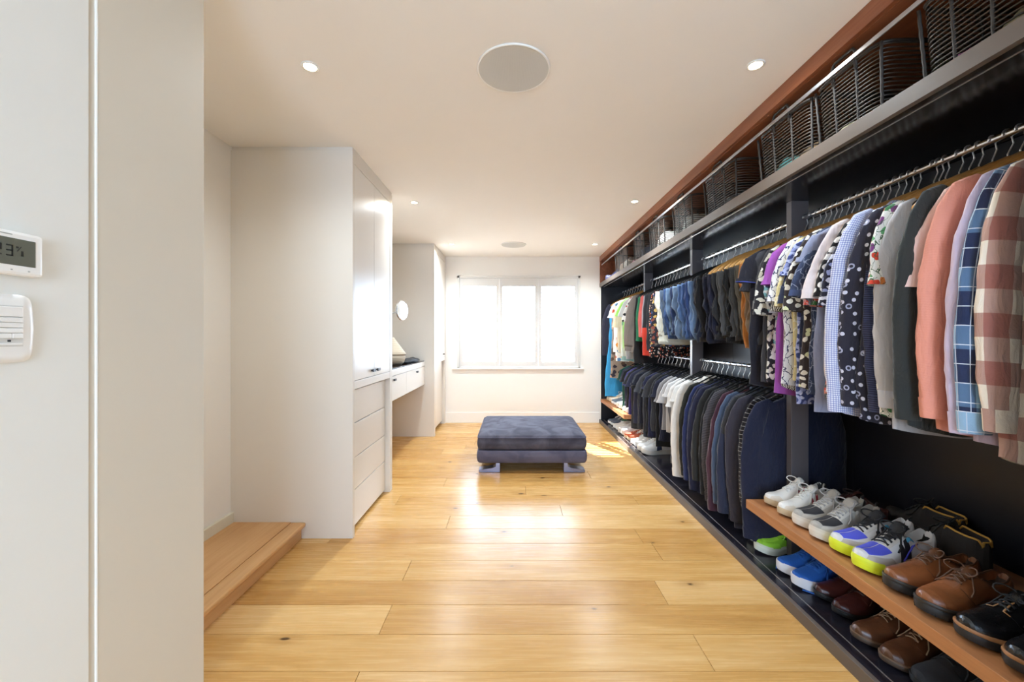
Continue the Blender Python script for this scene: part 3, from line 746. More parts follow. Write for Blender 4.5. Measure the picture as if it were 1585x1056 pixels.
def trousers(name, look, group, y, zr, M, length=.68, hang='black', rz=None, wd_=.20, xo=-.035, top=-.222, lab2=''):
    rnd = random.Random(sum(ord(c) * (i + 5) for i, c in enumerate(look)) + int(y * 1000))
    rz = rz if rz is not None else rnd.uniform(-.08, .12)
    hanger(hang, y, zr, rz, look)
    r = thing(name, look + lab2, 'trousers', (RX, y, zr), group, rz)
    ph = [rnd.uniform(0, 6.28) for _ in range(8)]
    # two folded leg layers hanging either side of the bar
    for side, (yo, ln) in enumerate(((-.011, length), (.011, length - rnd.uniform(.02, .08)))):
        N = 30; k = 26; R = []
        for j in range(k + 1):
            q = j / k; z = lerp(top + .008, -ln, q)
            hw = wd_ * (1 - .18 * smooth(.2, 1, q)) ; t_ = .0085 + .005 * smooth(0, .3, q)
            dx = (.034 * noise.noise(Vector((q * 4.2 + ph[0], side * .35, ph[1]))) + .010 * noise.noise(Vector((q * 11 + ph[0], side * .8, ph[2])))) * smooth(.05, .4, q)
            yc = yo * smooth(-.02, .14, q) + .010 * math.sin(q * 4 + ph[2] + side * 2) * q
            ring = []
            for i in range(N):
                a = 2 * PI * i / N; c, s_ = math.cos(a), math.sin(a)
                x = xo + dx + hw * math.copysign(abs(c) ** .7, c)
                ring.append((x, yc + t_ * math.copysign(abs(s_) ** .7, s_) + .010 * noise.noise(Vector((x * 11 + ph[3], q * 6, side * 3.0))) * smooth(.03, .4, q), z + .012 * math.sin(8 * x + ph[4]) * q))
            R.append(ring)
        m = MB(); m.loft(R, True, True, False)
        o = m.build('folded_leg', M, r, True, local=True)
        e = [[(xo + (p[0] - xo) * s, p[1] * s2, p[2] + dz) for p in R[-1]] for s, s2, dz in ((1.015, 1.06, .034), (1.02, 1.08, .0), (.97, .9, .002))]
        MB().loft(e, True).build('hem', M, o, True, local=True)
    return r

UP, LO = 'garments on the upper rail', 'garments on the lower rail'
N_ = lambda look, nm, cat, y, M, kind, **k: top_garment(nm, look, cat, UP, y, RZU, M, kind, **k)
near = [
 # y, look, name, kind, material, kwargs
 (1.128, 'dusty pink and cream plaid shirt', 'long', fb('#a46a60', [('check', 7.5, .5, '#cfb5a6', '#eee2d2')]), dict(length=1.03, rz=.02)),
 (1.176, 'navy and sky blue plaid shirt', 'long', fb('#27304f', [('check', 6.0, .42, '#6f93b8', '#8fb0cc'), ('stripe', 0, 24, .06, '#b8c4d4'), ('stripe', 1, 18, .05, '#cdd4de')]), dict(length=.95)),
 (1.212, 'pale lilac cotton shirt', 'long', fb('#c9b8cc'), dict(xoff=0, length=1.0)),
 (1.248, 'coral pink linen shirt', 'long', fb('#dd8f7a', ('stripe', 1, 300, .4, '#e39a86')), dict(xoff=-0.015, length=.98, rz=-.05)),
 (1.285, 'blush pink cotton shirt', 'short', fb('#e3c4bb'), dict(xoff=0, length=.9)),
 (1.318, 'tiny brown floral print shirt', 'short', fb('#3b2d2c', ('blobs', 60, .38, ['#e7d7bd', '#c28e6e', '#8c4b3e', '#e7d7bd'], .02)), dict(xoff=0.01, length=.93)),
 (1.36, 'charcoal green cotton shirt', 'long', fb('#2f3231'), dict(xoff=-0.035, length=.99, rz=.12, wide=1.07)),
 (1.40, 'black and white gingham shirt', 'long', fb('#e6e4e0', ('check', 95, .5, '#23222a', '#17161c')), dict(xoff=0.035, length=.93)),
 (1.43, 'plain black button shirt', 'long', fb('#1d1c20'), dict(xoff=0.03, length=.95)),
 (1.462, 'pale grey cotton shirt', 'long', fb('#c4c2c6'), dict(xoff=0.005, length=1.02, rz=.04, cuff=fb('#d4d6e2'))),
 (1.508, 'white tropical flower shirt', 'short', fb('#eceae2', [('blobs', 14, .33, ['#d8452f', '#3f7a4a', '#e0823c', '#7a3f7a', '#5fa36a'], .05), ('leaf', 40, '#3c5a3e', .04)]), dict(xoff=-.022, length=.97)),
 (1.53, 'navy fine striped shirt', 'long', fb('#2e3350', ('stripe', 1, 120, .35, '#4a5278')), dict(xoff=0.035, length=.96)),
 (1.55, 'dark navy shirt with white spots and rings', 'long', fb('#2d2b38', [('dots', 23, .17, '#d6d5e4', .5), ('rings', 12.3, .10, '#a9a8bd')]), dict(xoff=-0.022, length=1.0, rz=.08, wide=1.04)),
 (1.612, 'lilac blue micro check shirt', 'long', fb('#8f96c8', ('check', 120, .5, '#d5d8ec', '#eeeef6')), dict(xoff=-0.05, length=.985, rz=.12)),
 (1.642, 'deep purple printed shirt', 'short', fb('#3a325c', ('blobs', 30, .25, ['#c9c4e0'], .04)), dict(xoff=0.03, length=.9)),
 (1.672, 'navy shirt with white flower sprigs', 'short', fb('#2b2b3d', ('blobs', 24, .36, ['#d9dbea', '#9aa3cf', '#d9dbea'], .06)), dict(length=1.0)),
 (1.704, 'black shirt with large white dots', 'short', fb('#1c1a1c', ('dots', 26, .36, '#ece9e4', .35)), dict(xoff=0, length=.92)),
 (1.742, 'pale shell pink shirt', 'short', fb('#e2d4d2'), dict(xoff=-0.03, length=.93, rz=.10)),
 (1.775, 'grey shirt with red and green flowers', 'short', fb('#56565c', [('blobs', 16, .38, ['#d4503f', '#3d7a3f', '#e08a74', '#2f5f3a'], .06), ('leaf', 50, '#b4b4b0', .03)]), dict(length=.96)),
 (1.81, 'plain blue grey shirt', 'tee', fb('#8d93ad'), dict(length=1.0, wide=1.03)),
 (1.845, 'denim blue leaf print shirt', 'short', fb('#35405c', ('leaf', 30, '#8a93a8', .05)), dict(xoff=-0.015, length=.95, cuff=fb('#3f4c70'), rz=.1)),
 (1.885, 'dark brown shirt with white flowers', 'short', fb('#3a3130', ('blobs', 19, .34, ['#e9e4d8', '#e9e4d8', '#d7d6a8'], .04)), dict(xoff=-0.025, length=.93, rz=.08)),
 (1.925, 'dark chambray shirt', 'short', fb('#2e3650', ('leaf', 18, '#465072', .06)), dict(length=.9)),
 (1.957, 'navy paisley shirt', 'tee', fb('#39457c', [('blobs', 20, .30, ['#c7cce4', '#8790c4', '#c7cce4'], .05), ('rings', 14, .28, '#aab2dc')]), dict(length=.985, wide=1.02)),
 (2.0, 'pale yellow print shirt', 'short', fb('#dfcf98', ('leaf', 22, '#f0e9cf', .06)), dict(length=.9)),
 (2.032, 'white shirt with navy line drawing print', 'short', fb('#e6e6ea', ('leaf', 28, '#3b3f66', .05)), dict(xoff=-0.02, length=.92, rz=.1)),
 (2.066, 'black and white zebra print shirt', 'short', fb('#e8e7e2', ('zebra', 34, '#1d1c20')), dict(length=.94)),
 (2.102, 'bright purple shirt', 'tee', fb('#9a4fa6'), dict(length=.96, wide=1.03)),
 (2.14, 'teal and white print shirt', 'short', fb('#dadfe0', ('blobs', 22, .36, ['#3c8a9a', '#2d3a55', '#7fb5bb'], .05)), dict(xoff=0.03, length=.88)),
 (2.19, 'black shirt with pale orchid flowers', 'short', fb('#26242a', ('blobs', 15, .36, ['#d6d3c6', '#b9b6a6', '#e4e2da'], .08)), dict(length=.93, rz=.06)),
 (2.235, 'charcoal polo shirt with grey sleeve bands', 'short', fb('#38373b'), dict(length=.93, cuff=fb('#7b7a7c'))),
 (2.28, 'washed black shirt', 'tee', fb('#47474d'), dict(length=.94)),
 (2.33, 'navy shirt with bright blue sleeve hems', 'tee', fb('#23222c'), dict(xoff=-0.02, length=.93, cuff=fb('#3c4aa0'), rz=.1)),
]
for y, look, kind, M, kw in near:
    N_(look, 'hanging_shirt' if kind != 'tee' else 'hanging_tee_shirt', 'shirt', y, M, kind, **kw)
# trousers on pale wooden hangers
TR = 'trousers folded over hangers on the upper rail'
for y, look, c, ln in [(2.41, 'taupe chino trousers', '#8a735c', .73), (2.47, 'rust orange trousers', '#b5763c', .72), (2.53, 'olive grey corduroy trousers', '#57534a', .66), (2.60, 'dark charcoal cord trousers', '#3a3a3b', .68),
                       (2.67, 'jet black wool trousers', '#17171a', .70), (2.74, 'slate grey trousers', '#4c4d50', .66), (2.81, 'washed black jeans', '#2b2c30', .67), (2.88, 'ink navy trousers', '#22253a', .69)]:
    trousers('hanging_trousers', look, TR, y, RZU, fb(c, mott=.12), ln, 'woodbar', lab2=' folded over a pale wooden hanger')
for y, look, c, ln in [(2.96, 'midnight blue trousers', '#1d2032', .70), (3.06, 'coal black jeans', '#1a1a1e', .68), (3.13, 'blue black jeans', '#22283a', .69), (3.21, 'light blue faded jeans', '#6f8cb5', .66), (3.28, 'indigo jeans with pale hems', '#354a78', .67),
                       (3.36, 'mid blue jeans', '#4a6797', .68), (3.43, 'dusty blue jeans', '#5d7aa2', .64), (3.51, 'steel blue faded jeans', '#71869f', .67), (3.59, 'dark indigo jeans', '#2b3a5e', .68), (3.66, 'stone washed jeans', '#5f7896', .65),
                       (3.74, 'deep blue jeans', '#334b76', .66), (3.82, 'storm grey jeans', '#4d5b70', .64), (3.93, 'cream cotton trousers', '#e4dccd', .72)]:
    trousers('hanging_trousers', look, TR, y, RZU, fb(c, mott=.2), ln, 'black', lab2=' folded over a black hanger', wd_=.19)
far = [
 (4.02, 'dark multicolour patterned shirt', 'none', fb('#2b2a33', ('blobs', 16, .36, ['#8a4a3c', '#3f5fa0', '#c9a55c', '#7a6a5a'], .06)), .75, 'black'),
 (4.10, 'black shirt with small pink moons', 'none', fb('#1b191c', ('blobs', 26, .26, ['#e8b9a4', '#d9694a', '#f0e6dc'], .05)), .86, 'black'),
 (4.19, 'black vest with a white edge', 'none', fb('#2a2b30', ('stripe', 0, 3.0, .12, '#e9e7e2')), .80, 'black'),
 (4.27, 'red and yellow panel vest', 'none', fb('#2d2c30', ('stripe', 1, 1.4, .42, '#d1402f')), .86, 'black'),
 (4.35, 'silver grey vest', 'none', fb('#a09ca4'), .62, 'black'),
 (4.43, 'coral red vest', 'none', fb('#c9605a'), .66, 'black'),
 (4.51, 'emerald green vest', 'none', fb('#2f7a55'), .70, 'black'),
 (4.60, 'black jersey top', 'none', fb('#1a191b'), .95, 'black'),
 (4.72, 'taupe long sleeved shirt', 'long', fb('#8b8078'), .86, 'black'),
 (4.84, 'white top with black figures', 'short', fb('#e9e5df', ('blobs', 13, .25, ['#1e1c20', '#1e1c20', '#b84b4b'], .05)), .86, 'wood'),
 (4.96, 'light grey marl tee', 'tee', fb('#c4c2be'), .92, 'wood'),
 (5.06, 'lime green tee', 'tee', fb('#9fdc6a'), .80, 'wood'),
 (5.16, 'white tee with mint lettering band', 'tee', fb('#eef0ea', ('stripe', 1, 2.2, .12, '#a9cfc9')), .96, 'wood'),
 (5.28, 'cream linen shirt', 'short', fb('#ddcfb4'), .88, 'wood'),
 (5.40, 'white tee with orange and blue prints', 'tee', fb('#efece6', ('blobs', 8, .30, ['#e0953f', '#5f8fbf', '#c9573f'], .06)), .98, 'wood'),
 (5.52, 'white cotton tee', 'tee', fb('#f0eeea'), .86, 'wood'),
]
for y, look, kind, M, ln, hg in far:
    top_garment('hanging_blouse', look, 'top', UP, y, RZU, M, kind, length=ln, hang=hg)
top_garment('printed_dress', 'short brown flower print dress', 'dress', UP, 5.64, RZU, fb('#9b8b7c', ('blobs', 9, .36, ['#3c3540', '#c59a78', '#5f5048'], .06)), 'none', length=1.22, hang='wood', flare=.02)
top_garment('long_dress', 'long bright blue dress', 'dress', UP, 5.78, RZU, fb('#3f9fd4'), 'none', length=1.5, hang='wood', flare=.06, rz=.06)
top_garment('hanging_blouse', 'navy long sleeved top', 'top', UP, 5.92, RZU, fb('#2b2a38'), 'long', length=.95, hang='wood')
# lower rail
low = [
 (2.315, 'plain navy sweater', 'coat', fb('#1b2038'), .965, dict(rz=.02, thick=.030)),
 (2.425, 'black and white striped cardigan', 'coat', fb('#26252c', ('stripe', 1, 40, .08, '#c9c7c4')),   .94, dict(xoff=.025)),
 (2.475, 'deep plum grey jacket', 'coat', fb('#383540'), .99, {}),
 (2.535, 'charcoal wool jacket', 'coat', fb('#333438'), .95, {}),
 (2.585, 'slate navy jacket', 'coat', fb('#2c3147'), .96, {}),
 (2.65, 'steel blue trimmed jacket', 'coat', fb('#46566f'), .93, {}),
 (2.71, 'maroon knit cardigan', 'coat', fb('#4a2c3a'), .95, {}),
 (2.77, 'grey ribbed knit jacket', 'coat', fb('#3b3a40', ('stripe', 1, 90, .4, '#55535a')), .95, {}),
 (2.835, 'matt black jacket', 'coat', fb('#1c1c1f'), .92, {}),
 (2.90, 'faded black jacket', 'coat', fb('#2a2b2c'), .88, {}),
 (2.98, 'indigo blazer', 'coat', fb('#2a2d47'), .96, dict(thick=.034)),
 (3.06, 'midnight blazer', 'coat', fb('#24263a'), .96, {}),
 (3.13, 'royal navy jacket', 'coat', fb('#2b3560'), .92, {}),
 (3.20, 'dark olive jacket', 'coat', fb('#2a2b26'), .9, {}),
 (3.30, 'long white shirt with full sleeves', 'long', fb('#e8e5e0'), .97, {}),
 (3.38, 'bright white tee', 'tee', fb('#ecebe8'), .66, dict(col=fb('#2a2a30'))),
 (3.46, 'soft white tee', 'tee', fb('#e3e1df'), .66, {}),
 (3.54, 'chalk white tee', 'tee', fb('#d9d7d6'), .64, {}),
 (3.63, 'pale grey tee', 'tee', fb('#bab8b9'), .66, {}),
 (3.72, 'mid grey tee', 'tee', fb('#8f8d8f'), .66, {}),
]
for y, look, kind, M, ln, kw in low:
    top_garment('hanging_jacket' if kind == 'coat' else 'hanging_tee_shirt' if kind == 'tee' else 'hanging_shirt', look, 'jacket' if kind == 'coat' else 'shirt', LO, y, RZL, M, kind, length=ln, hang='black', **kw)
for y, look, c in [(3.42, 'long light grey trousers', '#8d8a88'), (3.58, 'long ash grey trousers', '#77777c')]:
    trousers('hanging_trousers', look, 'long trousers on the lower rail', y, RZL, fb(c), .97, 'black', lab2=' below the white tees', wd_=.17, xo=-.06)
dk = [('navy blue tee', '#23263a'), ('ink black tee', '#1b1b1f'), ('graphite tee', '#323339'), ('dark indigo tee', '#2c2f4c'), ('soot black tee', '#232326'), ('smoky grey tee', '#43444a'), ('blue black tee', '#20222f'), ('charcoal marl tee', '#38383c'),
      ('faded navy tee', '#30344a'), ('coal grey tee', '#2b2b2e'), ('violet blue tee', '#3a3670'), ('off black tee', '#1f1f22'), ('dusky navy tee', '#292d42'), ('bottle green tee', '#1f4a3e')]
for i, (look, c) in enumerate(dk):
    y = 3.82 + i * .098
    top_garment('hanging_tee_shirt', look, 'shirt', LO, y, RZL, fb(c, mott=.1), 'tee', length=[.78, .86, .74, .82][i % 4], hang='black')
# ------------------------------------------------------------------ shoes
S_ = [0, .02, .06, .12, .25, .40, .55, .70, .82, .91, .97, 1.0]
WO = [0, .36, .58, .74, .82, .80, .90, 1.0, .95, .74, .42, 0]
WI = [0, .36, .58, .72, .74, .66, .78, .98, .98, .80, .46, 0]
class Shoe:
    """local frame: x from heel (0) to toe (L), y lateral, z up"""
    def __init__(s, L=.34, W=.118, hs=.030, H=.115, style='sneaker', point=0, collar=None, shaft=0, toe=.42):
        s.L, s.W, s.hs, s.H, s.style, s.point, s.shaft, s.toe = L, W, hs, H, style, point, shaft, toe
        lo = {'sneaker': (.96, .70, .66, .80, 1.0), 'derby': (.80, .62, .60, .80, .96), 'skate': (.86, .60, .58, .76, .96), 'boot': (1.0, .98, .98, 1.02, .98)}[style]
        s.ks = [0, .03, .14, .26, .38, .46, .56, .68, .80, .90, .97, 1.0]
        t = toe
        s.kz = [lo[0] * .86, lo[0], lo[1], lo[2], lo[3], lo[4], .82, .60, .44 * t / .42, .37 * t / .42, .27 * t / .42, .14]
        if style == 'boot': s.kz[6:] = [.8, .52, .38, .34, .26, .15]
        s.o0, s.o1 = .045, (.445 if style != 'boot' else .40)
    def wid(s, q, side):
        e = np.interp(q, S_, WO if side > 0 else WI)
        if s.point and q > .7: e *= 1 - s.point * (q - .7) / .3
        if q < .02: e = .36 * math.sqrt(max(q, 0) / .02)
        if q > .97: e = np.interp(.97, S_, WO) * math.sqrt(max(0, (1 - q) / .03)) * (1 - s.point)
        return float(e) * s.W / 2
    def zbase(s, q): return s.hs + .018 * max(0, (q - .72) / .28) ** 2
    def P(s, q, t, side, off=0.0):
        """point of the upper: q along, t 0 at sole .. 1 centre line"""
        w_ = s.wid(q, side) * .97; zb = s.zbase(q) - .004; zt = s.zbase(q) + (s.H - s.hs) * float(np.interp(q, s.ks, s.kz))
        n = 2.6 if q < .5 else 2.2
        a = t * PI / 2
        y = w_ * math.cos(a) ** (2 / n); z = zb + (zt - zb) * math.sin(a) ** (2 / n)
        # open version
        tr = .62
        if t <= tr:
            u = t / tr; wr = w_ * (.66 if s.style != 'boot' else .72); yo = w_ * (1.0 + .10 * math.sin(PI * u) * .5) * (1 - u ** 2.2) + wr * u ** 2.2; zo = zb + (zt - zb) * math.sin(u * PI / 2) ** .9
        else:
            u = (t - tr) / (1 - tr); wr = w_ * (.66 if s.style != 'boot' else .72); yo = wr * (1 - u) ** .8 * (.92 if u > 0 else 1); zo = zt - (zt - s.hs - .006) * min(1, u * 2.2) ** .8
        o = smooth(s.o0 - .03, s.o0 + .01, q) * (1 - smooth(s.o1 - .035, s.o1 + .015, q))
        y = lerp(y, yo, o); z = lerp(z, zo, o)
        p = Vector((q * s.L, y * side, z))
        if off:
            e = 1e-3
            a1 = s.P(min(1, q + e), t, side) - s.P(max(0, q - e), t, side); b1 = s.P(q, min(1, t + e), side) - s.P(q, max(0, t - e), side)
            nn = b1.cross(a1) * side
            if nn.length > 1e-12:
                nn.normalize()
                p += nn * off
        return p
    def upper(s, nq=34, nt=13):
        qs = [.5 - .5 * math.cos(PI * i / nq) for i in range(nq + 1)]; qs = [lerp(q, i / nq, .45) for i, q in enumerate(qs)]
        ts = [i / nt for i in range(nt + 1)]
        up, li = MB(), MB()
        grid = []
        for q in qs:
            row = [s.P(q, t, 1) for t in ts] + [s.P(q, t, -1) for t in ts[::-1][1:]]
            grid.append(row)
        n = len(grid[0])
        for i in range(nq):
            for j in range(n - 1):
                tm = (min(j, n - 1 - j) + min(j + 1, n - 2 - j)) / 2 / nt
                qm = (qs[i] + qs[i + 1]) / 2
                inside = tm > .66 and s.o0 - .01 < qm < s.o1 - .012
                vs = [grid[i][j], grid[i][j + 1], grid[i + 1][j + 1], grid[i + 1][j]]
                (li if inside else up).add(vs, [(0, 1, 2, 3)], [[(qs[i] * s.L, j * .01), (qs[i] * s.L, (j + 1) * .01), (qs[i + 1] * s.L, (j + 1) * .01), (qs[i + 1] * s.L, j * .01)]])
        return up, li
    def outline(s, scale=1.0, n=30):
        qs = [.5 - .5 * math.cos(PI * i / n) for i in range(n + 1)]
        o = [(q, s.wid(q, 1) * scale) for q in qs] + [(q, -s.wid(q, -1) * scale) for q in qs[::-1][1:-1]]
        return o
    def slab(s, z0, z1, grow0=1.0, grow1=1.0, gx=.004, tread=0):
        m = MB(); R = []
        lv = [(z0, grow0 * .96), (z0 + (z1 - z0) * .2, grow0), (z0 + (z1 - z0) * .8, grow1), (z1, grow1 * .97)]
        for z, g in lv:
            R.append([((.5 + (q - .5) * (1 + gx / s.L * 2 * (g - .9) * 8)) * s.L, w_ * g, z + .018 * max(0, (q - .72) / .28) ** 2 + (.006 * max(0, (.5 - q)) if False else 0)) for q, w_ in s.outline()])
        m.loft(R, True, True, True); return m
    def patch(s, corners, side, off=.0016, nu=10, nv=6, thick=.0016):
        """corners: 4 (q,t) pairs in order; bilinear patch lying on the upper"""
        a, b, c, d = corners; R = []
        for i in range(nu + 1):
            u = i / nu; r = []
            for j in range(nv + 1):
                v = j / nv
                q = lerp(lerp(a[0], b[0], u), lerp(d[0], c[0], u), v); t = lerp(lerp(a[1], b[1], u), lerp(d[1], c[1], u), v)
                edge = 0 if (i in (0, nu) or j in (0, nv)) else off
                r.append(s.P(max(.001, min(.999, q)), max(0, min(.999, t)), side, edge if edge else off * .35))
            R.append(r)
        m = MB(); m.loft(R, False); return m
    def strip(s, pts, side, wdt, off=.002):
        """ribbon along (q,t) polyline"""
        P = []
        for (a, b) in zip(pts[:-1], pts[1:]):
            for k in range(6): P.append((lerp(a[0], b[0], k / 6), lerp(a[1], b[1], k / 6)))
        P.append(pts[-1])
        m = MB(); m.tube([s.P(q, t, side, off) for q, t in P], wdt, 6, flat=.5); return m
def join(*ms):
    r = MB()
    for m in ms:
        b = len(r.v); r.v += m.v; r.f += [tuple(i + b for i in f) for f in m.f]; r.uv += m.uv; r.mi += m.mi
    return r
def lace_mesh(sh, q0, q1, n, r=.0026, tw=.78, bow=True, seed=1):
    rnd = random.Random(seed); m = MB()
    qs = [lerp(q0, q1, k / (n - 1)) for k in range(n)]
    for k, q in enumerate(qs):
        path = []
        for i in range(9):
            u = -1 + i / 4; t = 1 - abs(u) * (1 - tw)
            p = sh.P(q + .012 * u, min(t, .995), 1 if u >= 0 else -1, .004); path.append(p + Vector((0, 0, .003 * (1 - u * u))))
        m.tube(path, r, 6)
        if k:
            a = sh.P(qs[k - 1], tw, 1, .004); b = sh.P(q, tw, -1, .004); mid = (a + b) / 2; mid.z = sh.P((q + qs[k - 1]) / 2, .99, 1, .004).z + .004
            m.tube([a, a.lerp(mid, .5) + Vector((0, 0, .003)), mid, b.lerp(mid, .5) + Vector((0, 0, .003)), b], r, 6)
    if bow:
        c = sh.P(q0, .99, 1, .006) + Vector((0, 0, .003))
        for sg in (-1, 1):
            lp = []
            for i in range(13):
                a = 2 * PI * i / 12; lp.append(c + Vector((-.012 * math.sin(a) + .022 * (1 - math.cos(a)) * .5 * rnd.uniform(.9, 1.1), sg * (.001 + .026 * (1 - math.cos(a)) * .8), .012 * math.sin(a) * .9 + .006 * (1 - math.cos(a)))))
            m.tube(lp, r, 6)
            e = sh.P(q0 + .10, .45, sg, .004)
            m.tube([c, c.lerp(e, .4) + Vector((0, sg * .008, .010)), e, e + Vector((.02, sg * .006, -.012))], r, 6)
        m.tube([c + Vector((0, -.006, 0)), c + Vector((0, .006, .001))], r * 2.2, 6)
    return m
def tongue_mesh(sh, q1, q0, rise, wdt=.026):
    R = []
    for k in range(9):
        u = k / 8; q = lerp(q1, q0, u); b = sh.P(max(q, sh.o1 + .015), .995, 1); x = q * sh.L; z = b.z + .001 + rise * smooth(.35, 1, u)
        ring = []
        for j in range(13):
            a = 2 * PI * j / 12 if False else 2 * PI * j / 13
            ring.append((x + .003 * math.sin(a) * (1 if u > .5 else .5), wdt * math.cos(a) * (1 - .25 * (1 - u)), z + .004 * math.sin(a) - .012 * math.cos(a) ** 2))
        R.append(ring)
    m = MB(); m.loft(R, True, True, True); return m
SHOE_PROTO = {}
def leather(name, c, rough=.28, var=.18):
    t = NT(name); tc = t.n('TexCoord'); n1 = t.n('TexNoise', {'Vector': tc.outputs['Object'], 'Scale': 14.0, 'Detail': 5.0}); n2 = t.n('TexVoronoi', {'Vector': tc.outputs['Object'], 'Scale': 420.0}); n3 = t.n('TexNoise', {'Vector': tc.outputs['Object'], 'Scale': 40.0, 'Detail': 3.0})
    b = lin(c); t.set(Base_Color=t.mix(t.ramp(n1.outputs[0], [(.35, '#000000'), (.65, '#ffffff')]), tuple(x * (1 - var) for x in b[:3]) + (1,), tuple(min(1, x * (1 + var)) for x in b[:3]) + (1,)), Roughness=t.math('ADD', rough, t.math('MULTIPLY', n3.outputs[0], .12)))
    t.bump(t.math('ADD', t.math('MULTIPLY', n2.outputs[0], .25), n3.outputs[0]), .22, .0025); MATS[name] = t.m; return t.m
def pm(n, c, r=.6, **k): return plain(n, c, r, **k)
M_RUB_W = pm('white_rubber', '#e9e8e6', .45); M_RUB_K = pm('black_rubber', '#1b1b1c', .55); M_GUM = pm('cream_gum_rubber', '#c6b394', .5)
M_LIN_G = pm('grey_mesh_lining', '#8d8b8a', .9); M_LIN_K = pm('black_lining', '#1a191b', .85); M_LIN_T = pm('tan_lining', '#8b6b4c', .8)

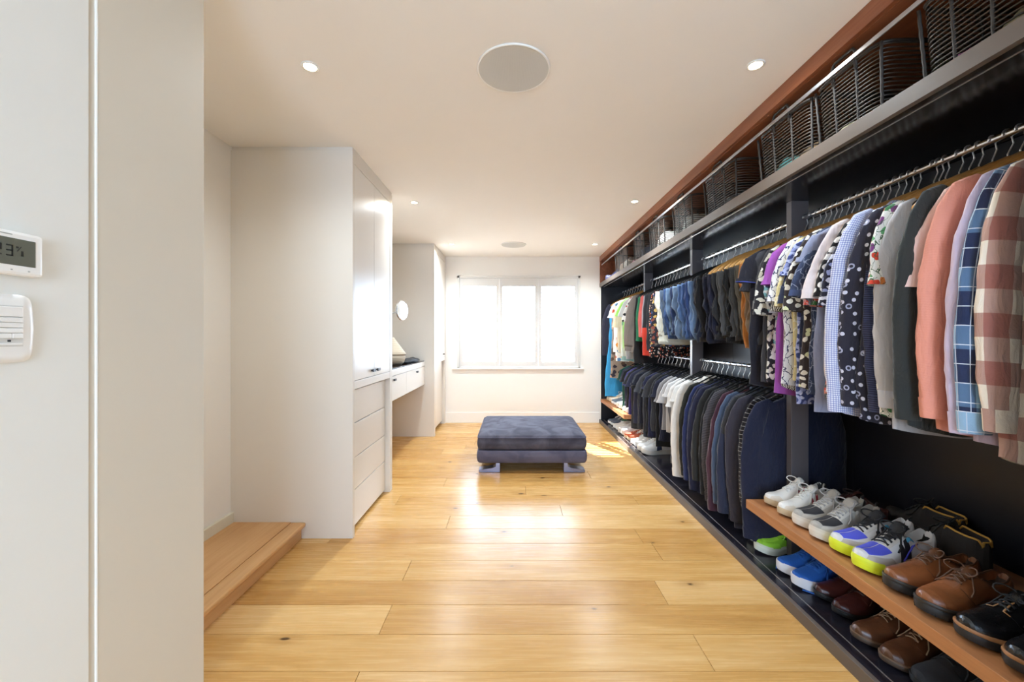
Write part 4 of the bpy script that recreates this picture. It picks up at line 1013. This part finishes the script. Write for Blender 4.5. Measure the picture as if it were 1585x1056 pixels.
def build_shoe(kind, opt):
    """returns list of (part, mesh, material, sub-of)"""
    g = opt.get; parts = []
    def add(n, m, mat, sub=None, sm=True): parts.append((n, m, mat, sub, sm))
    if kind == 'court':            # low leather trainer
        sh = Shoe(.335, .112, .028, .118, 'sneaker', point=.12, toe=.42)
        up, li = sh.upper(); add('sole', sh.slab(0, .030, 1.02, 1.04), g('sole')); add('upper', up, g('upper')); add('lining', li, g('lining'))
        for sd in (1, -1):
            for k in range(2): add('side_stripe', sh.patch([(.46 + .075 * k, .06), (.50 + .075 * k, .06), (.46 + .075 * k, .62), (.42 + .075 * k, .62)], sd), g('stripe'), 'upper')
            add('eyestay', sh.patch([(.45, .70), (.70, .72), (.68, .93), (.46, .92)], sd), g('stay'), 'upper')
            add('toe_overlay', sh.patch([(.80, .0), (.985, .0), (.95, .5), (.84, .6)], sd), g('toe'), 'upper')
            add('heel_tab', sh.patch([(.015, .25), (.10, .30), (.085, .60), (.02, .95)], sd), g('heel'), 'upper')
        add('tongue', tongue_mesh(sh, .60, .41, .022), g('tongue')); add('laces', lace_mesh(sh, .47, .67, 5, .0028, bow=g('bow', True), seed=g('seed', 1)), g('lace'))
    elif kind == 'runner':
        sh = Shoe(.345, .122, .036, .135, 'sneaker', toe=.44)
        up, li = sh.upper(); add('sole', sh.slab(0, .034, 1.02, 1.06), g('sole')); add('midsole', sh.slab(.016, .044, 1.055, 1.0), g('mid')); add('upper', up, g('upper')); add('lining', li, g('lining'))
        for sd in (1, -1):
            add('toe_guard', sh.patch([(.66, .0), (.99, .0), (.94, .52), (.72, .34)], sd), g('guard'), 'upper')
            add('vamp_panel', sh.patch([(.68, .50), (.935, .56), (.93, .99), (.70, .99)], sd, .0014), g('vamp'), 'upper')
            add('eyestay', sh.patch([(.43, .60), (.69, .66), (.685, .94), (.45, .93)], sd, .0024), g('stay'), 'upper')
            add('side_panel', sh.patch([(.42, .05), (.60, .05), (.56, .55), (.45, .60)], sd, .0018), g('side'), 'upper')
            add('side_flash', sh.patch([(.18, .10), (.40, .08), (.42, .50), (.24, .42)], sd, .0016), g('flash'), 'upper')
            add('collar_panel', sh.patch([(.36, .40), (.47, .45), (.45, .80 if False else .60), (.38, .58)], sd, .0022), g('colp'), 'upper')
            add('heel_counter', sh.patch([(.005, .05), (.17, .06), (.12, .42), (.02, .60)], sd, .0018), g('heel'), 'upper')
            if g('accent'): add('side_bar', sh.strip([(.34, .40), (.44, .24), (.56, .10)], sd, .0045), g('accent'), 'upper')
        add('pull_tab', MB().tube([sh.P(.015, .9, 1) + Vector((0, 0, -.004)), sh.P(.012, .95, 1) + Vector((-.006, 0, .014)), sh.P(.03, .5, 1) * 0 + sh.P(.02, .98, 1) + Vector((.004, 0, .004))], .005, 6), g('tab', g('heel')))
        add('tongue', tongue_mesh(sh, .60, .40, .030, .03), g('tongue')); add('laces', lace_mesh(sh, .46, .67, 5, .0030, .76, bow=True, seed=g('seed', 2)), g('lace'))
    elif kind == 'skate':
        sh = Shoe(.335, .122, .038, .105, 'skate', toe=.46)
        up, li = sh.upper(); add('sole', sh.slab(0, .043, 1.03, 1.04), g('sole')); add('upper', up, g('upper')); add('lining', li, g('lining'))
        for sd in (1, -1):
            add('eyestay', sh.patch([(.43, .50), (.68, .60), (.685, .93), (.45, .92)], sd, .0022), g('stay'), 'upper')
            add('foxing', sh.patch([(.62, .0), (.99, .0), (.975, .30), (.70, .12)], sd, .0026), g('sole'), 'sole')
        add('tongue', tongue_mesh(sh, .60, .40, .020, .028), g('tongue')); add('laces', lace_mesh(sh, .46, .66, 5, .0030, .78, seed=g('seed', 3)), g('lace'))
        if g('trail'): add('loose_lace', MB().tube([sh.P(.5, .5, -1, .004), sh.P(.62, .2, -1, .01), Vector((.22, -.075, .02)), Vector((.25, -.085, .004)), Vector((.30, -.06, .004)), Vector((.325, -.03, .006))], .004, 6, flat=.5), g('lace'))
    elif kind == 'derby':
        sh = Shoe(.345, .118, g('hs', .032), g('H', .112), 'derby', point=g('point', .08), toe=g('toe', .46))
        hs = g('hs', .032)
        up, li = sh.upper(); add('sole', sh.slab(0, hs * .72, 1.03, 1.05), g('sole')); add('welt', sh.slab(hs * .72, hs * 1.04, 1.06, 1.05), g('welt', g('sole'))); add('upper', up, g('upper')); add('lining', li, g('lining'))
        if g('tread'):
            m = MB()
            for k in range(14):
                q = .1 + .86 * k / 13
                for sd in (1, -1):
                    w_ = sh.wid(q, sd) * 1.045; z = .018 * max(0, (q - .72) / .28) ** 2; m.box(q * sh.L - .0035, q * sh.L + .0035, sd * w_ - .0012, sd * w_ + .0012, z, z + .010)
            add('tread_lugs', m, g('tread'), 'sole', False)
        hm = MB(); R = []
        for z in (0, .022):
            R.append([(q * sh.L * 1.0 - .002, w_ * 1.04, z) for q, w_ in sh.outline() if q < .27])
        for sd in (1, -1):
            add('quarter', sh.patch([(.24, .10), (.62, .06), (.66, .70), (.44, .93)], sd, .0022), g('upper'), 'upper')
            m = sh.strip([(.24, .12), (.44, .10), (.60, .10), (.655, .40), (.66, .74)], sd, .0011, .0024); add('seam', m, g('seam'), 'upper')
            m = MB()
            for k in range(4):
                p = sh.P(.47 + .05 * k, .80, sd, .0030); m.tube([p, p + Vector((0, 0, .001))], .0022, 8)
            add('eyelets', m, M_RUB_K, 'upper')
        if g('cap'):
            for sd in (1, -1): add('toe_cap', sh.patch([(.83, .0), (.99, .0), (.985, .98), (.86, .99)], sd, .0016), g('upper'), 'upper')
        if g('binding'): 
            for sd in (1, -1): add('binding', sh.strip([(.66, .70), (.66, .88), (.56, .93), (.46, .90)], sd, .0022, .003), g('binding'), 'upper')
        cr = []
        for sd in (1, -1):
            qs = [.03 + .40 * i / 14 for i in range(15)]
            add('collar_binding', MB().tube([sh.P(q, .61, sd, .001) for q in qs], .0026, 6), g('edge', g('upper')), 'upper')
        if g('tabs', True): add('tongue', tongue_mesh(sh, .62, .42, .016, .024), g('tongue', g('upper')))
        add('laces', lace_mesh(sh, .47, .62, 4, .0022, .80, bow=g('bow', True), seed=g('seed', 5)), g('lace'))
    elif kind == 'boot':
        sh = Shoe(.33, .118, .030, .150, 'boot')
        up, li = sh.upper(); add('sole', sh.slab(0, .030, 1.03, 1.04), g('sole')); add('upper', up, g('upper')); add('lining', li, g('lining'))
        qs = [.02 + .38 * i / 14 for i in range(15)]
        for sd in (1, -1): add('collar_binding', MB().tube([sh.P(q, .61, sd, .0015) for q in qs], .004, 6), g('edge'), 'upper')
        top = sh.P(.02, .6, 1).z
        add('pull_loop', MB().tube([Vector((.012, -.012, top - .03)), Vector((.006, -.012, top + .018)), Vector((.006, .012, top + .018)), Vector((.012, .012, top - .03))], .006, 6, flat=.35), g('edge'))
        add('laces', lace_mesh(sh, .42, .66, 5, .0024, .8, seed=4), g('lace'))
    return parts
def shoe(key, kind, opt, name, label, loc, ang, mirror=False, group=None, roll=0):
    """toe position loc, ang = heading of the toe in the floor plane"""
    if key not in SHOE_PROTO:
        r = thing(name, label, 'shoe', (0, 0, 0), group); built = {}; out = []
        for n, m, mt, sub, sm in build_shoe(kind, opt):
            o = m.build(n, mt, r, sm, local=True, sharp=.9 if n in ('sole', 'midsole', 'welt') else None)
            if sub: o.parent = built[sub]
            else: built.setdefault(n, o)
            out.append((o, sub))
        SHOE_PROTO[key] = (r, out, {'court': .335, 'runner': .345, 'skate': .335, 'derby': .345, 'boot': .33}[kind])
    else:
        p, out, _ = SHOE_PROTO[key]
        r = p.copy(); COL.objects.link(r); r['label'] = label; mp = {}
        if group: r['group'] = group
        for o, sub in out:
            q = o.copy(); COL.objects.link(q); q.parent = r if not sub else mp[sub]
            if not sub: mp.setdefault(o.name.split('.')[0], q)
    L = SHOE_PROTO[key][2]
    dx, dy = math.cos(ang), math.sin(ang)
    r.location = (loc[0] - dx * L, loc[1] - dy * L, loc[2]); r.rotation_euler = (roll, 0, ang); r.scale = (1, -1 if mirror else 1, 1)
    return r
ZS, ZD, ZF = .377, .0536, .362
wl, gl, tl = pm('white_leather', '#e3e0dc', .4), pm('grey_suede', '#b5afa7', .85, bump=.3), pm('stone_mesh', '#a8a39c', .8, bump=.3)
K = dict
court = K(sole=M_GUM, upper=wl, lining=M_LIN_G, stripe=pm('crimson_leather', '#9c2135', .45), stay=wl, toe=pm('cream_suede', '#d9d0c4', .8), heel=pm('black_leather_tab', '#1e1d20', .5), tongue=wl, lace=pm('white_lace', '#e6e4df', .8))
A0 = PI + .10
def pair(key, kind, opt, name, look, p1, p2, a1, a2, group, mode=('farther', 'nearer')):
    z = p1[2] if len(p1) > 2 else ZS
    shoe(key, kind, opt, name, look[0], (p1[0], p1[1], z), a1, False, group); shoe(key, kind, opt, name, look[1], (p2[0], p2[1], z), a2, True, group)
SG, FG = 'shoes on the teak shoe shelf', 'shoes on the wardrobe deck'
pair('court', 'court', court, 'trainer', ('white leather trainer with crimson stripes at the shelf end', 'white leather trainer with crimson stripes touching the grey and black trainer'), (1.335, 2.155, ZS), (1.325, 2.03, ZS), A0 - .02, A0 + .06, SG)
grey = K(sole=pm('offwhite_sole', '#d6d0c6', .55), mid=pm('offwhite_mid', '#cfc8bd', .6), upper=tl, lining=M_LIN_G, guard=gl, vamp=pm('black_mesh', '#2c2a2d', .8, bump=.3), stay=pm('light_grey_suede', '#c3bdb5', .85), side=tl, flash=pm('silver_panel', '#b9b7b6', .5), colp=gl, heel=pm('dark_tab', '#2d2b2d', .6), tongue=tl, lace=pm('grey_lace', '#a9a6a4', .8))
pair('greyrun', 'runner', grey, 'trainer', ('grey suede trainer with black toe panel beside the crimson striped trainer', 'grey suede trainer with black toe panel beside the violet trainer'), (1.325, 1.915, ZS), (1.318, 1.792, ZS), A0 - .01, A0 + .08, SG)
viol = K(sole=pm('neon_yellow_sole', '#d6e22e', .5), mid=pm('neon_mid', '#dbe53a', .5), upper=pm('pale_grey_knit', '#d3d1d2', .7), lining=M_LIN_K, guard=pm('warm_grey_suede', '#b3aca5', .85), vamp=pm('violet_blue_mesh', '#4f55c9', .7, bump=.3), stay=pm('pale_stay', '#c9c4bd', .8), side=pm('black_overlay', '#232227', .5), flash=pm('white_overlay', '#dfdee4', .5), colp=pm('sky_blue_overlay', '#4a9cc4', .55), heel=pm('white_heel', '#d9d8d8', .5), tongue=pm('black_tongue', '#1e1d21', .7), lace=pm('black_lace', '#1b1a1d', .8), accent=pm('violet_trim', '#3f3fb8', .5), tab=M_LIN_K)
pair('violet', 'runner', viol, 'trainer', ('violet blue trainer with neon yellow sole beside the grey trainer', 'violet blue trainer with neon yellow sole beside the tan leather shoe'), (1.322, 1.683, ZS), (1.312, 1.556, ZS), A0 - .02, A0 + .07, SG)
brn = K(sole=M_RUB_K, welt=pm('dark_welt', '#2a2622', .5), upper=leather('tan_leather', '#7d4a2a'), lining=pm('dark_brown_lining', '#3b2a22', .7), seam=pm('dark_seam', '#4b2f1d', .6), lace=pm('brown_lace', '#6f5343', .7), tread=pm('tread_black', '#111112', .7), hs=.036, H=.122, tongue=leather('tan_tongue', '#663d22'), edge=pm('brown_edge', '#5b3a26', .5))
pair('tan', 'derby', brn, 'lace_up_shoe', ('tan leather lace-up shoe with chunky black sole beside the violet trainer', 'tan leather lace-up shoe with chunky black sole beside the black lace-up'), (1.316, 1.43, ZS), (1.308, 1.305, ZS), A0, A0 + .07, SG)
blk = K(sole=M_RUB_K, welt=pm('tan_welt', '#9a6c45', .5), upper=leather('black_leather', '#141416', .2, .1), lining=M_LIN_K, seam=pm('black_seam', '#0c0c0d', .6), lace=pm('charcoal_lace', '#2d3036', .7), hs=.034, H=.12, binding=pm('tan_binding', '#b98a5c', .5), cap=False)
pair('black', 'derby', blk, 'lace_up_shoe', ('black leather shoe with tan welt beside the tan lace-up', 'black leather shoe with tan welt at the wardrobe end panel'), (1.312, 1.188, ZS), (1.318, 1.072, ZS), A0, A0 + .04, SG)
# back row of the shelf
boot = K(sole=M_RUB_K, upper=pm('dark_brown_suede', '#221c1a', .8), lining=pm('mustard_leather', '#d6a23e', .55), edge=pm('mustard_edge', '#c2933f', .5), lace=pm('black_cord', '#1b1a1a', .7))
shoe('boot', 'boot', boot, 'ankle_boot', 'dark suede ankle boot with mustard lining against the back panel', (1.825, 1.985, ZS), PI / 2 + .03, False, SG)
shoe('boot', 'boot', boot, 'ankle_boot', 'dark suede ankle boot with mustard lining behind the tan shoes', (1.735, 1.80, ZS), PI / 2 - .05, True, SG)
oxb = K(sole=M_RUB_K, upper=leather('oxblood_leather', '#47221f', .25), lining=M_LIN_T, seam=pm('oxblood_seam', '#2a1413', .6), lace=pm('oxblood_lace', '#33201e', .7), hs=.024, H=.105, point=.2)
shoe('oxback', 'derby', oxb, 'lace_up_shoe', 'maroon leather shoe behind the crimson striped trainers', (1.71, 2.225, ZS), PI / 2 + .05, False, SG)
blk2 = K(sole=M_RUB_K, upper=pm('black_knit', '#191a1e', .8), lining=M_LIN_K, mid=M_RUB_K, guard=pm('black_k1', '#222228', .7), vamp=pm('black_k2', '#1b1b20', .8), stay=pm('black_k3', '#26262b', .7), side=M_LIN_K, flash=M_LIN_K, colp=M_LIN_K, heel=M_LIN_K, tongue=M_LIN_K, lace=pm('slate_lace', '#30343c', .8))
shoe('blackrun', 'runner', blk2, 'trainer', 'black knit trainer behind the violet trainers', (1.715, 2.17, ZS), PI / 2 - .6, False, SG) if False else None
shoe('blackrun', 'runner', blk2, 'trainer', 'black knit trainer tucked behind the black leather shoes', (1.80, 1.40, ZS), PI / 2 + .05, False, SG)
# deck row below
grn = K(sole=pm('pale_sole', '#dfe6da', .5), mid=pm('pale_mid', '#d5dccb', .5), upper=pm('lime_knit', '#86c32e', .7, bump=.4), lining=pm('green_lining', '#4f7a26', .8), guard=pm('lime_guard', '#93d236', .6), vamp=pm('lime_vamp', '#9bd83e', .7), stay=pm('lime_stay', '#7fb92b', .6), side=pm('lime_side', '#8ccb31', .6), flash=pm('lime_flash', '#84c22e', .6), colp=pm('lime_col', '#84c22e', .6), heel=pm('lime_heel', '#8ccb31', .6), tongue=pm('lime_tongue', '#7db72b', .7), lace=pm('lime_lace', '#a5de55', .7))
g1 = shoe('green', 'runner', grn, 'running_shoe', 'lime green running shoe half hidden by the navy sweater', (1.40, 2.42, ZD), PI + .10, False, FG)
g2 = shoe('green', 'runner', grn, 'running_shoe', 'lime green running shoe beside the bright blue skate shoes', (1.372, 2.30, ZD), PI + .20, True, FG)
def tick(root, sd):                       # black tick emblem on the side of the running shoe
    sh = Shoe(.345, .122, .036, .135, 'sneaker', toe=.44); top = [(.30, .30), (.36, .16), (.42, .13), (.52, .20), (.64, .40)]; bot = [(.30, .30), (.345, .10), (.42, .05), (.54, .13), (.64, .40)]
    R = []
    for k in range(len(top) - 1):
        for u in (0, .33, .66): R.append([sh.P(lerp(b[0], b2[0], u), lerp(b[1], b2[1], u) + .12, sd, .0042) for b, b2 in ((bot[k], bot[k + 1]), (top[k], top[k + 1]))])
    R.append([sh.P(.64, .52, sd, .0042)] * 2)
    return MB().loft(R, False)
tk = tick(None, 1).build('tick_emblem', M_RUB_K, None, True, local=True); tk.parent = g1.children[0]
tk2 = tick(None, -1).build('tick_emblem', M_RUB_K, None, True, local=True); tk2.parent = g1.children[0]
for q in (tk, tk2):
    c_ = q.copy(); COL.objects.link(c_); c_.parent = g2.children[0]
bl = K(sole=pm('skate_white', '#e3e3ea', .5), upper=pm('bright_blue_canvas', '#1f5fb8', .75, bump=.4), lining=pm('blue_lining', '#2a57a0', .8), stay=pm('blue_suede', '#2b6cc6', .8), tongue=pm('blue_tongue', '#1f57a8', .75), lace=pm('blue_lace', '#2360b4', .7), trail=True)
pair('blue', 'skate', bl, 'skate_shoe', ('bright blue canvas shoe with thick white sole beside the green running shoe', 'bright blue canvas shoe with thick white sole and trailing lace'), (1.37, 2.10, ZD), (1.365, 1.975, ZD), PI + .12, PI + .26, FG)
oxb2 = dict(oxb); oxb2['seed'] = 8
pair('oxblood', 'derby', oxb2, 'lace_up_shoe', ('maroon pointed lace-up shoe next to the bright blue shoe', 'maroon pointed lace-up shoe next to the scuffed brown shoe'), (1.405, 1.89, ZD), (1.40, 1.775, ZD), PI + .12, PI + .18, FG)
br2 = K(sole=pm('worn_sole', '#4a3a2e', .6), welt=pm('worn_welt', '#6d543f', .6), upper=leather('scuffed_brown', '#5d3a25', .25, .25), lining=M_LIN_T, seam=pm('brown_seam2', '#3a2417', .6), lace=pm('pale_brown_lace', '#a08a72', .7), hs=.022, H=.105, toe=.5)
pair('scuffed', 'derby', br2, 'lace_up_shoe', ('scuffed brown leather shoe beside the maroon shoes', 'scuffed brown leather shoe beside the black suede shoe'), (1.362, 1.625, ZD), (1.37, 1.505, ZD), PI + .12, PI + .18, FG)
sue = K(sole=M_RUB_K, upper=pm('black_suede', '#2a2a2e', .9, bump=.4), lining=M_LIN_K, seam=pm('suede_seam', '#1b1b1e', .8), lace=pm('suede_lace', '#3c4046', .8), hs=.022, H=.105, toe=.48, point=.1)
pair('suede', 'derby', sue, 'lace_up_shoe', ('black suede shoe beside the scuffed brown shoe', 'black suede shoe with looped lace nearest the wardrobe end'), (1.39, 1.405, ZD), (1.40, 1.285, ZD), PI + .14, PI + .2, FG)
# far bay: many pale trainers
def whitepair(key, i, kind, base, y, z, x, looks):
    pair(key, kind, base, 'trainer', looks, (x, y, z), (x + .008, y - .115, z), PI + .05 + .04 * (i % 3), PI + .12 + .03 * (i % 2), 'trainers in the far shoe bay')
wr_ = dict(grey); wr_.update(upper=pm('white_mesh', '#e6e4e2', .7), guard=pm('white_guard', '#dcdad8', .6), vamp=pm('white_vamp', '#e9e8e6', .7), stay=pm('white_stay', '#efeeec', .6), side=pm('navy_side', '#39405e', .5), flash=pm('white_flash', '#e6e6ea', .5), colp=pm('silver_colp', '#c9c9cc', .5), heel=pm('white_heel2', '#e2e2e2', .5), tongue=pm('white_tongue', '#e3e2e0', .7), lace=pm('white_lace2', '#efeeea', .8))
cw = dict(court); cw.update(stripe=pm('navy_stripe', '#2a3052', .5), sole=M_RUB_W, toe=pm('white_toe', '#e0dedb', .6))
cg = dict(court); cg.update(stripe=pm('sage_stripe', '#8fae9c', .5), sole=M_RUB_W, toe=wl, upper=pm('ivory_leather', '#e9e5da', .4))
cr_ = dict(court); cr_.update(upper=pm('rust_suede', '#b0573a', .8), stripe=pm('cream_stripe', '#e3d8c6', .5), stay=pm('rust_suede2', '#b9623f', .8), toe=pm('rust_suede3', '#c06a48', .8))
ck = dict(court); ck.update(upper=pm('slate_leather', '#5d6672', .5), stripe=pm('white_stripe2', '#e6e6e6', .5), stay=pm('slate2', '#4c545f', .5), toe=pm('slate3', '#6a737e', .6), sole=M_RUB_W)
whitepair('fw1', 0, 'runner', wr_, 4.36, ZD, 1.33, ('white mesh trainer with navy side panel closest to the hanging grey trousers', 'white mesh trainer with navy side panel under the dark tees'))
whitepair('fw2', 1, 'court', cw, 4.63, ZD, 1.335, ('white trainer with navy stripes beneath the bottle green tee', 'white trainer with navy stripes beside the white mesh trainers'))
whitepair('fw3', 2, 'court', cr_, 4.90, ZD, 1.335, ('rust suede trainer on the sunny deck', 'rust suede trainer beside the navy striped trainer'))
whitepair('fw4', 0, 'runner', dict(wr_, side=pm('grey_side', '#b9b9bb', .6)), 5.17, ZD, 1.33, ('all white mesh trainer beside the sage striped trainer', 'all white mesh trainer beside the rust suede trainer'))
whitepair('fw5', 1, 'court', cg, 5.44, ZD, 1.335, ('ivory trainer with sage stripes on the deck by the slate trainer', 'ivory trainer with sage stripes on the deck by the white mesh trainer'))
whitepair('fw6', 2, 'court', ck, 5.74, ZD, 1.335, ('slate grey trainer with white stripes in the deck corner', 'slate grey trainer with white stripes beside the ivory trainer on the deck'))
whitepair('fw5', 0, 'court', cg, 4.98, ZF, 1.335, ('ivory trainer with sage stripes on the far shelf', 'ivory trainer with sage stripes at the open end of the far shelf'))
whitepair('fw4', 1, 'runner', None, 5.26, ZF, 1.33, ('all white mesh trainer on the far shelf beside the ivory trainer', 'all white mesh trainer on the far shelf in the middle'))
whitepair('fw6', 2, 'court', None, 5.54, ZF, 1.335, ('slate grey trainer with white stripes on the far shelf', 'slate grey trainer with white stripes beside the white shelf trainer'))
whitepair('tanfar', 0, 'court', dict(court, upper=pm('sand_suede', '#cdb79d', .8), stay=pm('sand_suede2', '#c4ad92', .8), stripe=pm('brown_stripe', '#7a5b41', .6)), 5.82, ZF, 1.335, ('sand suede trainer in the corner of the far shelf', 'sand suede trainer beside the slate trainer on the far shelf'))

# ------------------------------------------------------------------ wire baskets on the top shelf
M_WIRE = plain('dark_rattan', '#3b3129', .45, var=.2); M_ROPE = plain('dark_rope', '#2c2520', .6, var=.2)
BASK = {}
def basket_meshes(lx, ly, hz):
    """lx depth (X), ly length (Y); open wire basket with corner ropes, rim and end handle"""
    def rr(a, b, z, n=28, e=8):
        r = []
        for i in range(n):
            t = 2 * PI * (i + .5) / n; c, s_ = math.cos(t), math.sin(t); k = 2 / e
            r.append((math.copysign(abs(c) ** k, c) * a, math.copysign(abs(s_) ** k, s_) * b, z))
        return r
    wv = MB(); nr = 17
    for k in range(nr):
        z = .008 + (hz - .016) * k / (nr - 1); f = .93 + .07 * k / (nr - 1)
        wv.tube(rr(lx / 2 * f, ly / 2 * f, z), .0030, 5, closed=True)
    rim = MB(); rim.tube(rr(lx / 2, ly / 2, hz), .0065, 6, closed=True); brim = MB(); brim.tube(rr(lx / 2 * .93, ly / 2 * .93, .007), .006, 6, closed=True)
    rp = []
    for sx, sy in [(a, b) for a in (-1, 1) for b in (-1, -.34, .34, 1)] + [(0, -1), (0, 1)]:
        m = MB(); pth = []
        for k in range(13):
            z = .005 + (hz - .008) * k / 12; f = .93 + .07 * k / 12
            ex = .985 if abs(sx) == abs(sy) == 1 else 1.0
            pth.append(((sx * lx / 2 * f) * ex + .002 * (k % 2) , (sy * ly / 2 * f) * ex, z))
        m.tube(pth, .0052, 6); rp.append(m)
    bot = MB()
    for k in range(9):
        y = -ly / 2 * .9 + ly * .9 * k / 8; bot.tube([(-lx / 2 * .92, y, .006), (lx / 2 * .92, y, .006)], .003, 5)
    for k in range(5):
        x = -lx / 2 * .9 + lx * .9 * k / 4; bot.tube([(x, -ly / 2 * .92, .0075), (x, ly / 2 * .92, .0075)], .003, 5)
    hd = MB(); hd.tube([(-lx / 2, -.055, hz - .035), (-lx / 2 - .004, -.055, hz + .035), (-lx / 2 - .004, -.045, hz + .05), (-lx / 2 - .004, .045, hz + .05), (-lx / 2 - .004, .055, hz + .035), (-lx / 2, .055, hz - .035)], .006, 8)
    return wv, rim, rp, bot, hd, brim
def basket(label, y0, y1, hz=.255, lx=.42, xf=1.312, handle_=True):
    ly = y1 - y0; key = (round(ly, 2), hz)
    r = thing('wire_basket', label, 'basket', (xf + lx / 2, (y0 + y1) / 2, 2.0772), 'dark wire baskets on the top shelf')
    wv, rim, rp, bot, hd, brim = basket_meshes(lx, ly, hz)
    tag(wv.build('wire_weave', M_WIRE, r, True, local=True), kind='stuff'); rim.build('rim', M_ROPE, r, True, local=True); tag(bot.build('base_grid', M_WIRE, r, True, local=True), kind='stuff'); brim.build('base_ring', M_ROPE, r, True, local=True)
    for m in rp: m.build('rope_upright', M_ROPE, r, True, local=True)
    if handle_: hd.build('handle', M_ROPE, r, True, local=True)
    return r
bl_ = [('large dark wire basket cut off by the picture corner', 1.02, 1.325), ('dark wire basket with cream papers beside the corner basket', 1.455, 1.775), ('dark wire basket holding a teal cloth', 1.795, 2.195), ('dark wire basket over the second post from the entrance', 2.41, 2.82),
       ('dark wire basket holding pale grey linen', 3.01, 3.37), ('dark wire basket holding a white cloth', 3.56, 3.955), ('dark wire basket holding dark blue cloth', 4.12, 4.47), ('dark wire basket packed with beige cloth at the window end', 4.72, 5.28)]
for i, (lb, a, b) in enumerate(bl_): basket(lb, a, b)
def cloth(label, c, x, y, rx, ry, rz, seed, name='folded_cloth', z=2.0772, pat=None):
    rz2 = rz; o = crumple(rx, ry, rz2, seed, 20, 14, .18).build(name, fb(c, pat), None, True)
    o.location = (x, y, z + .012 + rz2 * .58); tag(o, label, 'cloth', 'cloths kept in the wire baskets'); return o
cs_ = [('bright pink scarf in the corner basket', '#c0589a', 1.40, 1.235, .05, .05, .035), ('lime green sock ball in the corner basket', '#b3c63a', 1.40, 1.29, .03, .025, .03), ('olive canvas roll in the corner basket', '#8a7f58', 1.50, 1.14, .10, .09, .08),
       ('grey knitted roll in the corner basket', '#77757a', 1.62, 1.23, .06, .07, .08), ('soft grey cloth in the basket with cream papers', '#4a5556', 1.50, 1.60, .14, .11, .04), ('crumpled mesh bag in the basket with cream papers', '#a89a7c', 1.41, 1.68, .06, .07, .04), ('teal cloth in a dark wire basket', '#5fa3a0', 1.42, 2.08, .06, .07, .06), ('brown scarf next to the teal cloth', '#8a6c48', 1.46, 1.92, .09, .08, .06),
       ('black cloth in the basket over the post', '#222227', 1.5, 2.6, .15, .16, .06), ('pale grey linen in a dark wire basket', '#b3b0a8', 1.45, 3.19, .11, .13, .09), ('white cloth in a dark wire basket', '#d9d6cf', 1.45, 3.74, .11, .14, .10), ('dark blue cloth in a dark wire basket', '#4a5366', 1.46, 4.29, .12, .13, .10),
       ('beige cloth in the basket by the window', '#cbb49a', 1.44, 5.12, .10, .11, .09), ('white crumpled cloth in the basket by the window', '#d8d0c4', 1.44, 4.90, .10, .10, .09)]
for i, (lb, c, x, y, rx, ry, rz) in enumerate(cs_): cloth(lb, c, x, y, rx, ry, rz, 20 + i)
pc = thing('paper_sheets', 'cream paper sheets standing in a wire basket', 'paper', (1.5, 1.50, 2.09))
for k in range(3):
    m = MB(); y = 1.475 + .012 * k; m.add([(1.36, y, 2.10), (1.56, y + .02, 2.10), (1.62, y + .03, 2.16 + .012 * k), (1.42, y + .01, 2.15 + .01 * k), (1.36, y + .001, 2.10), (1.56, y + .021, 2.10), (1.62, y + .031, 2.16 + .012 * k), (1.42, y + .011, 2.15 + .01 * k)], [(0, 1, 2, 3), (7, 6, 5, 4), (0, 4, 5, 1), (1, 5, 6, 2), (2, 6, 7, 3), (3, 7, 4, 0)])
    m.build('sheet', pm('cream_paper', '#d6cbaa', .8), pc)
m = crumple(.06, .09, .05, 77, 18, 12, .12); o = m.build('pink_sock_bundle', fb('#a86a80', ('stripe', 1, 30, .4, '#c9a0a8')), None, True); o.location = (1.40, 4.60, 2.0772 + .03); tag(o, 'pink striped sock bundle between two baskets near the window', 'socks')
# patterned slipper boot standing at the end of the top shelf
sb = K(sole=pm('slipper_sole', '#6a6790', .8), upper=fb('#5c5f8e', ('blobs', 26, .33, ['#d6d6ea', '#8f93c8', '#d6d6ea'], .05)), lining=pm('slipper_lining', '#b7b4cc', .9), edge=pm('slipper_edge', '#8a8ab4', .8), lace=pm('slipper_tie', '#8a8ab4', .8))
shoe('slipper', 'boot', sb, 'slipper_boot', 'blue patterned slipper boot at the window end of the top shelf', (1.30, 5.75, 2.0772), PI + .1, False, None)
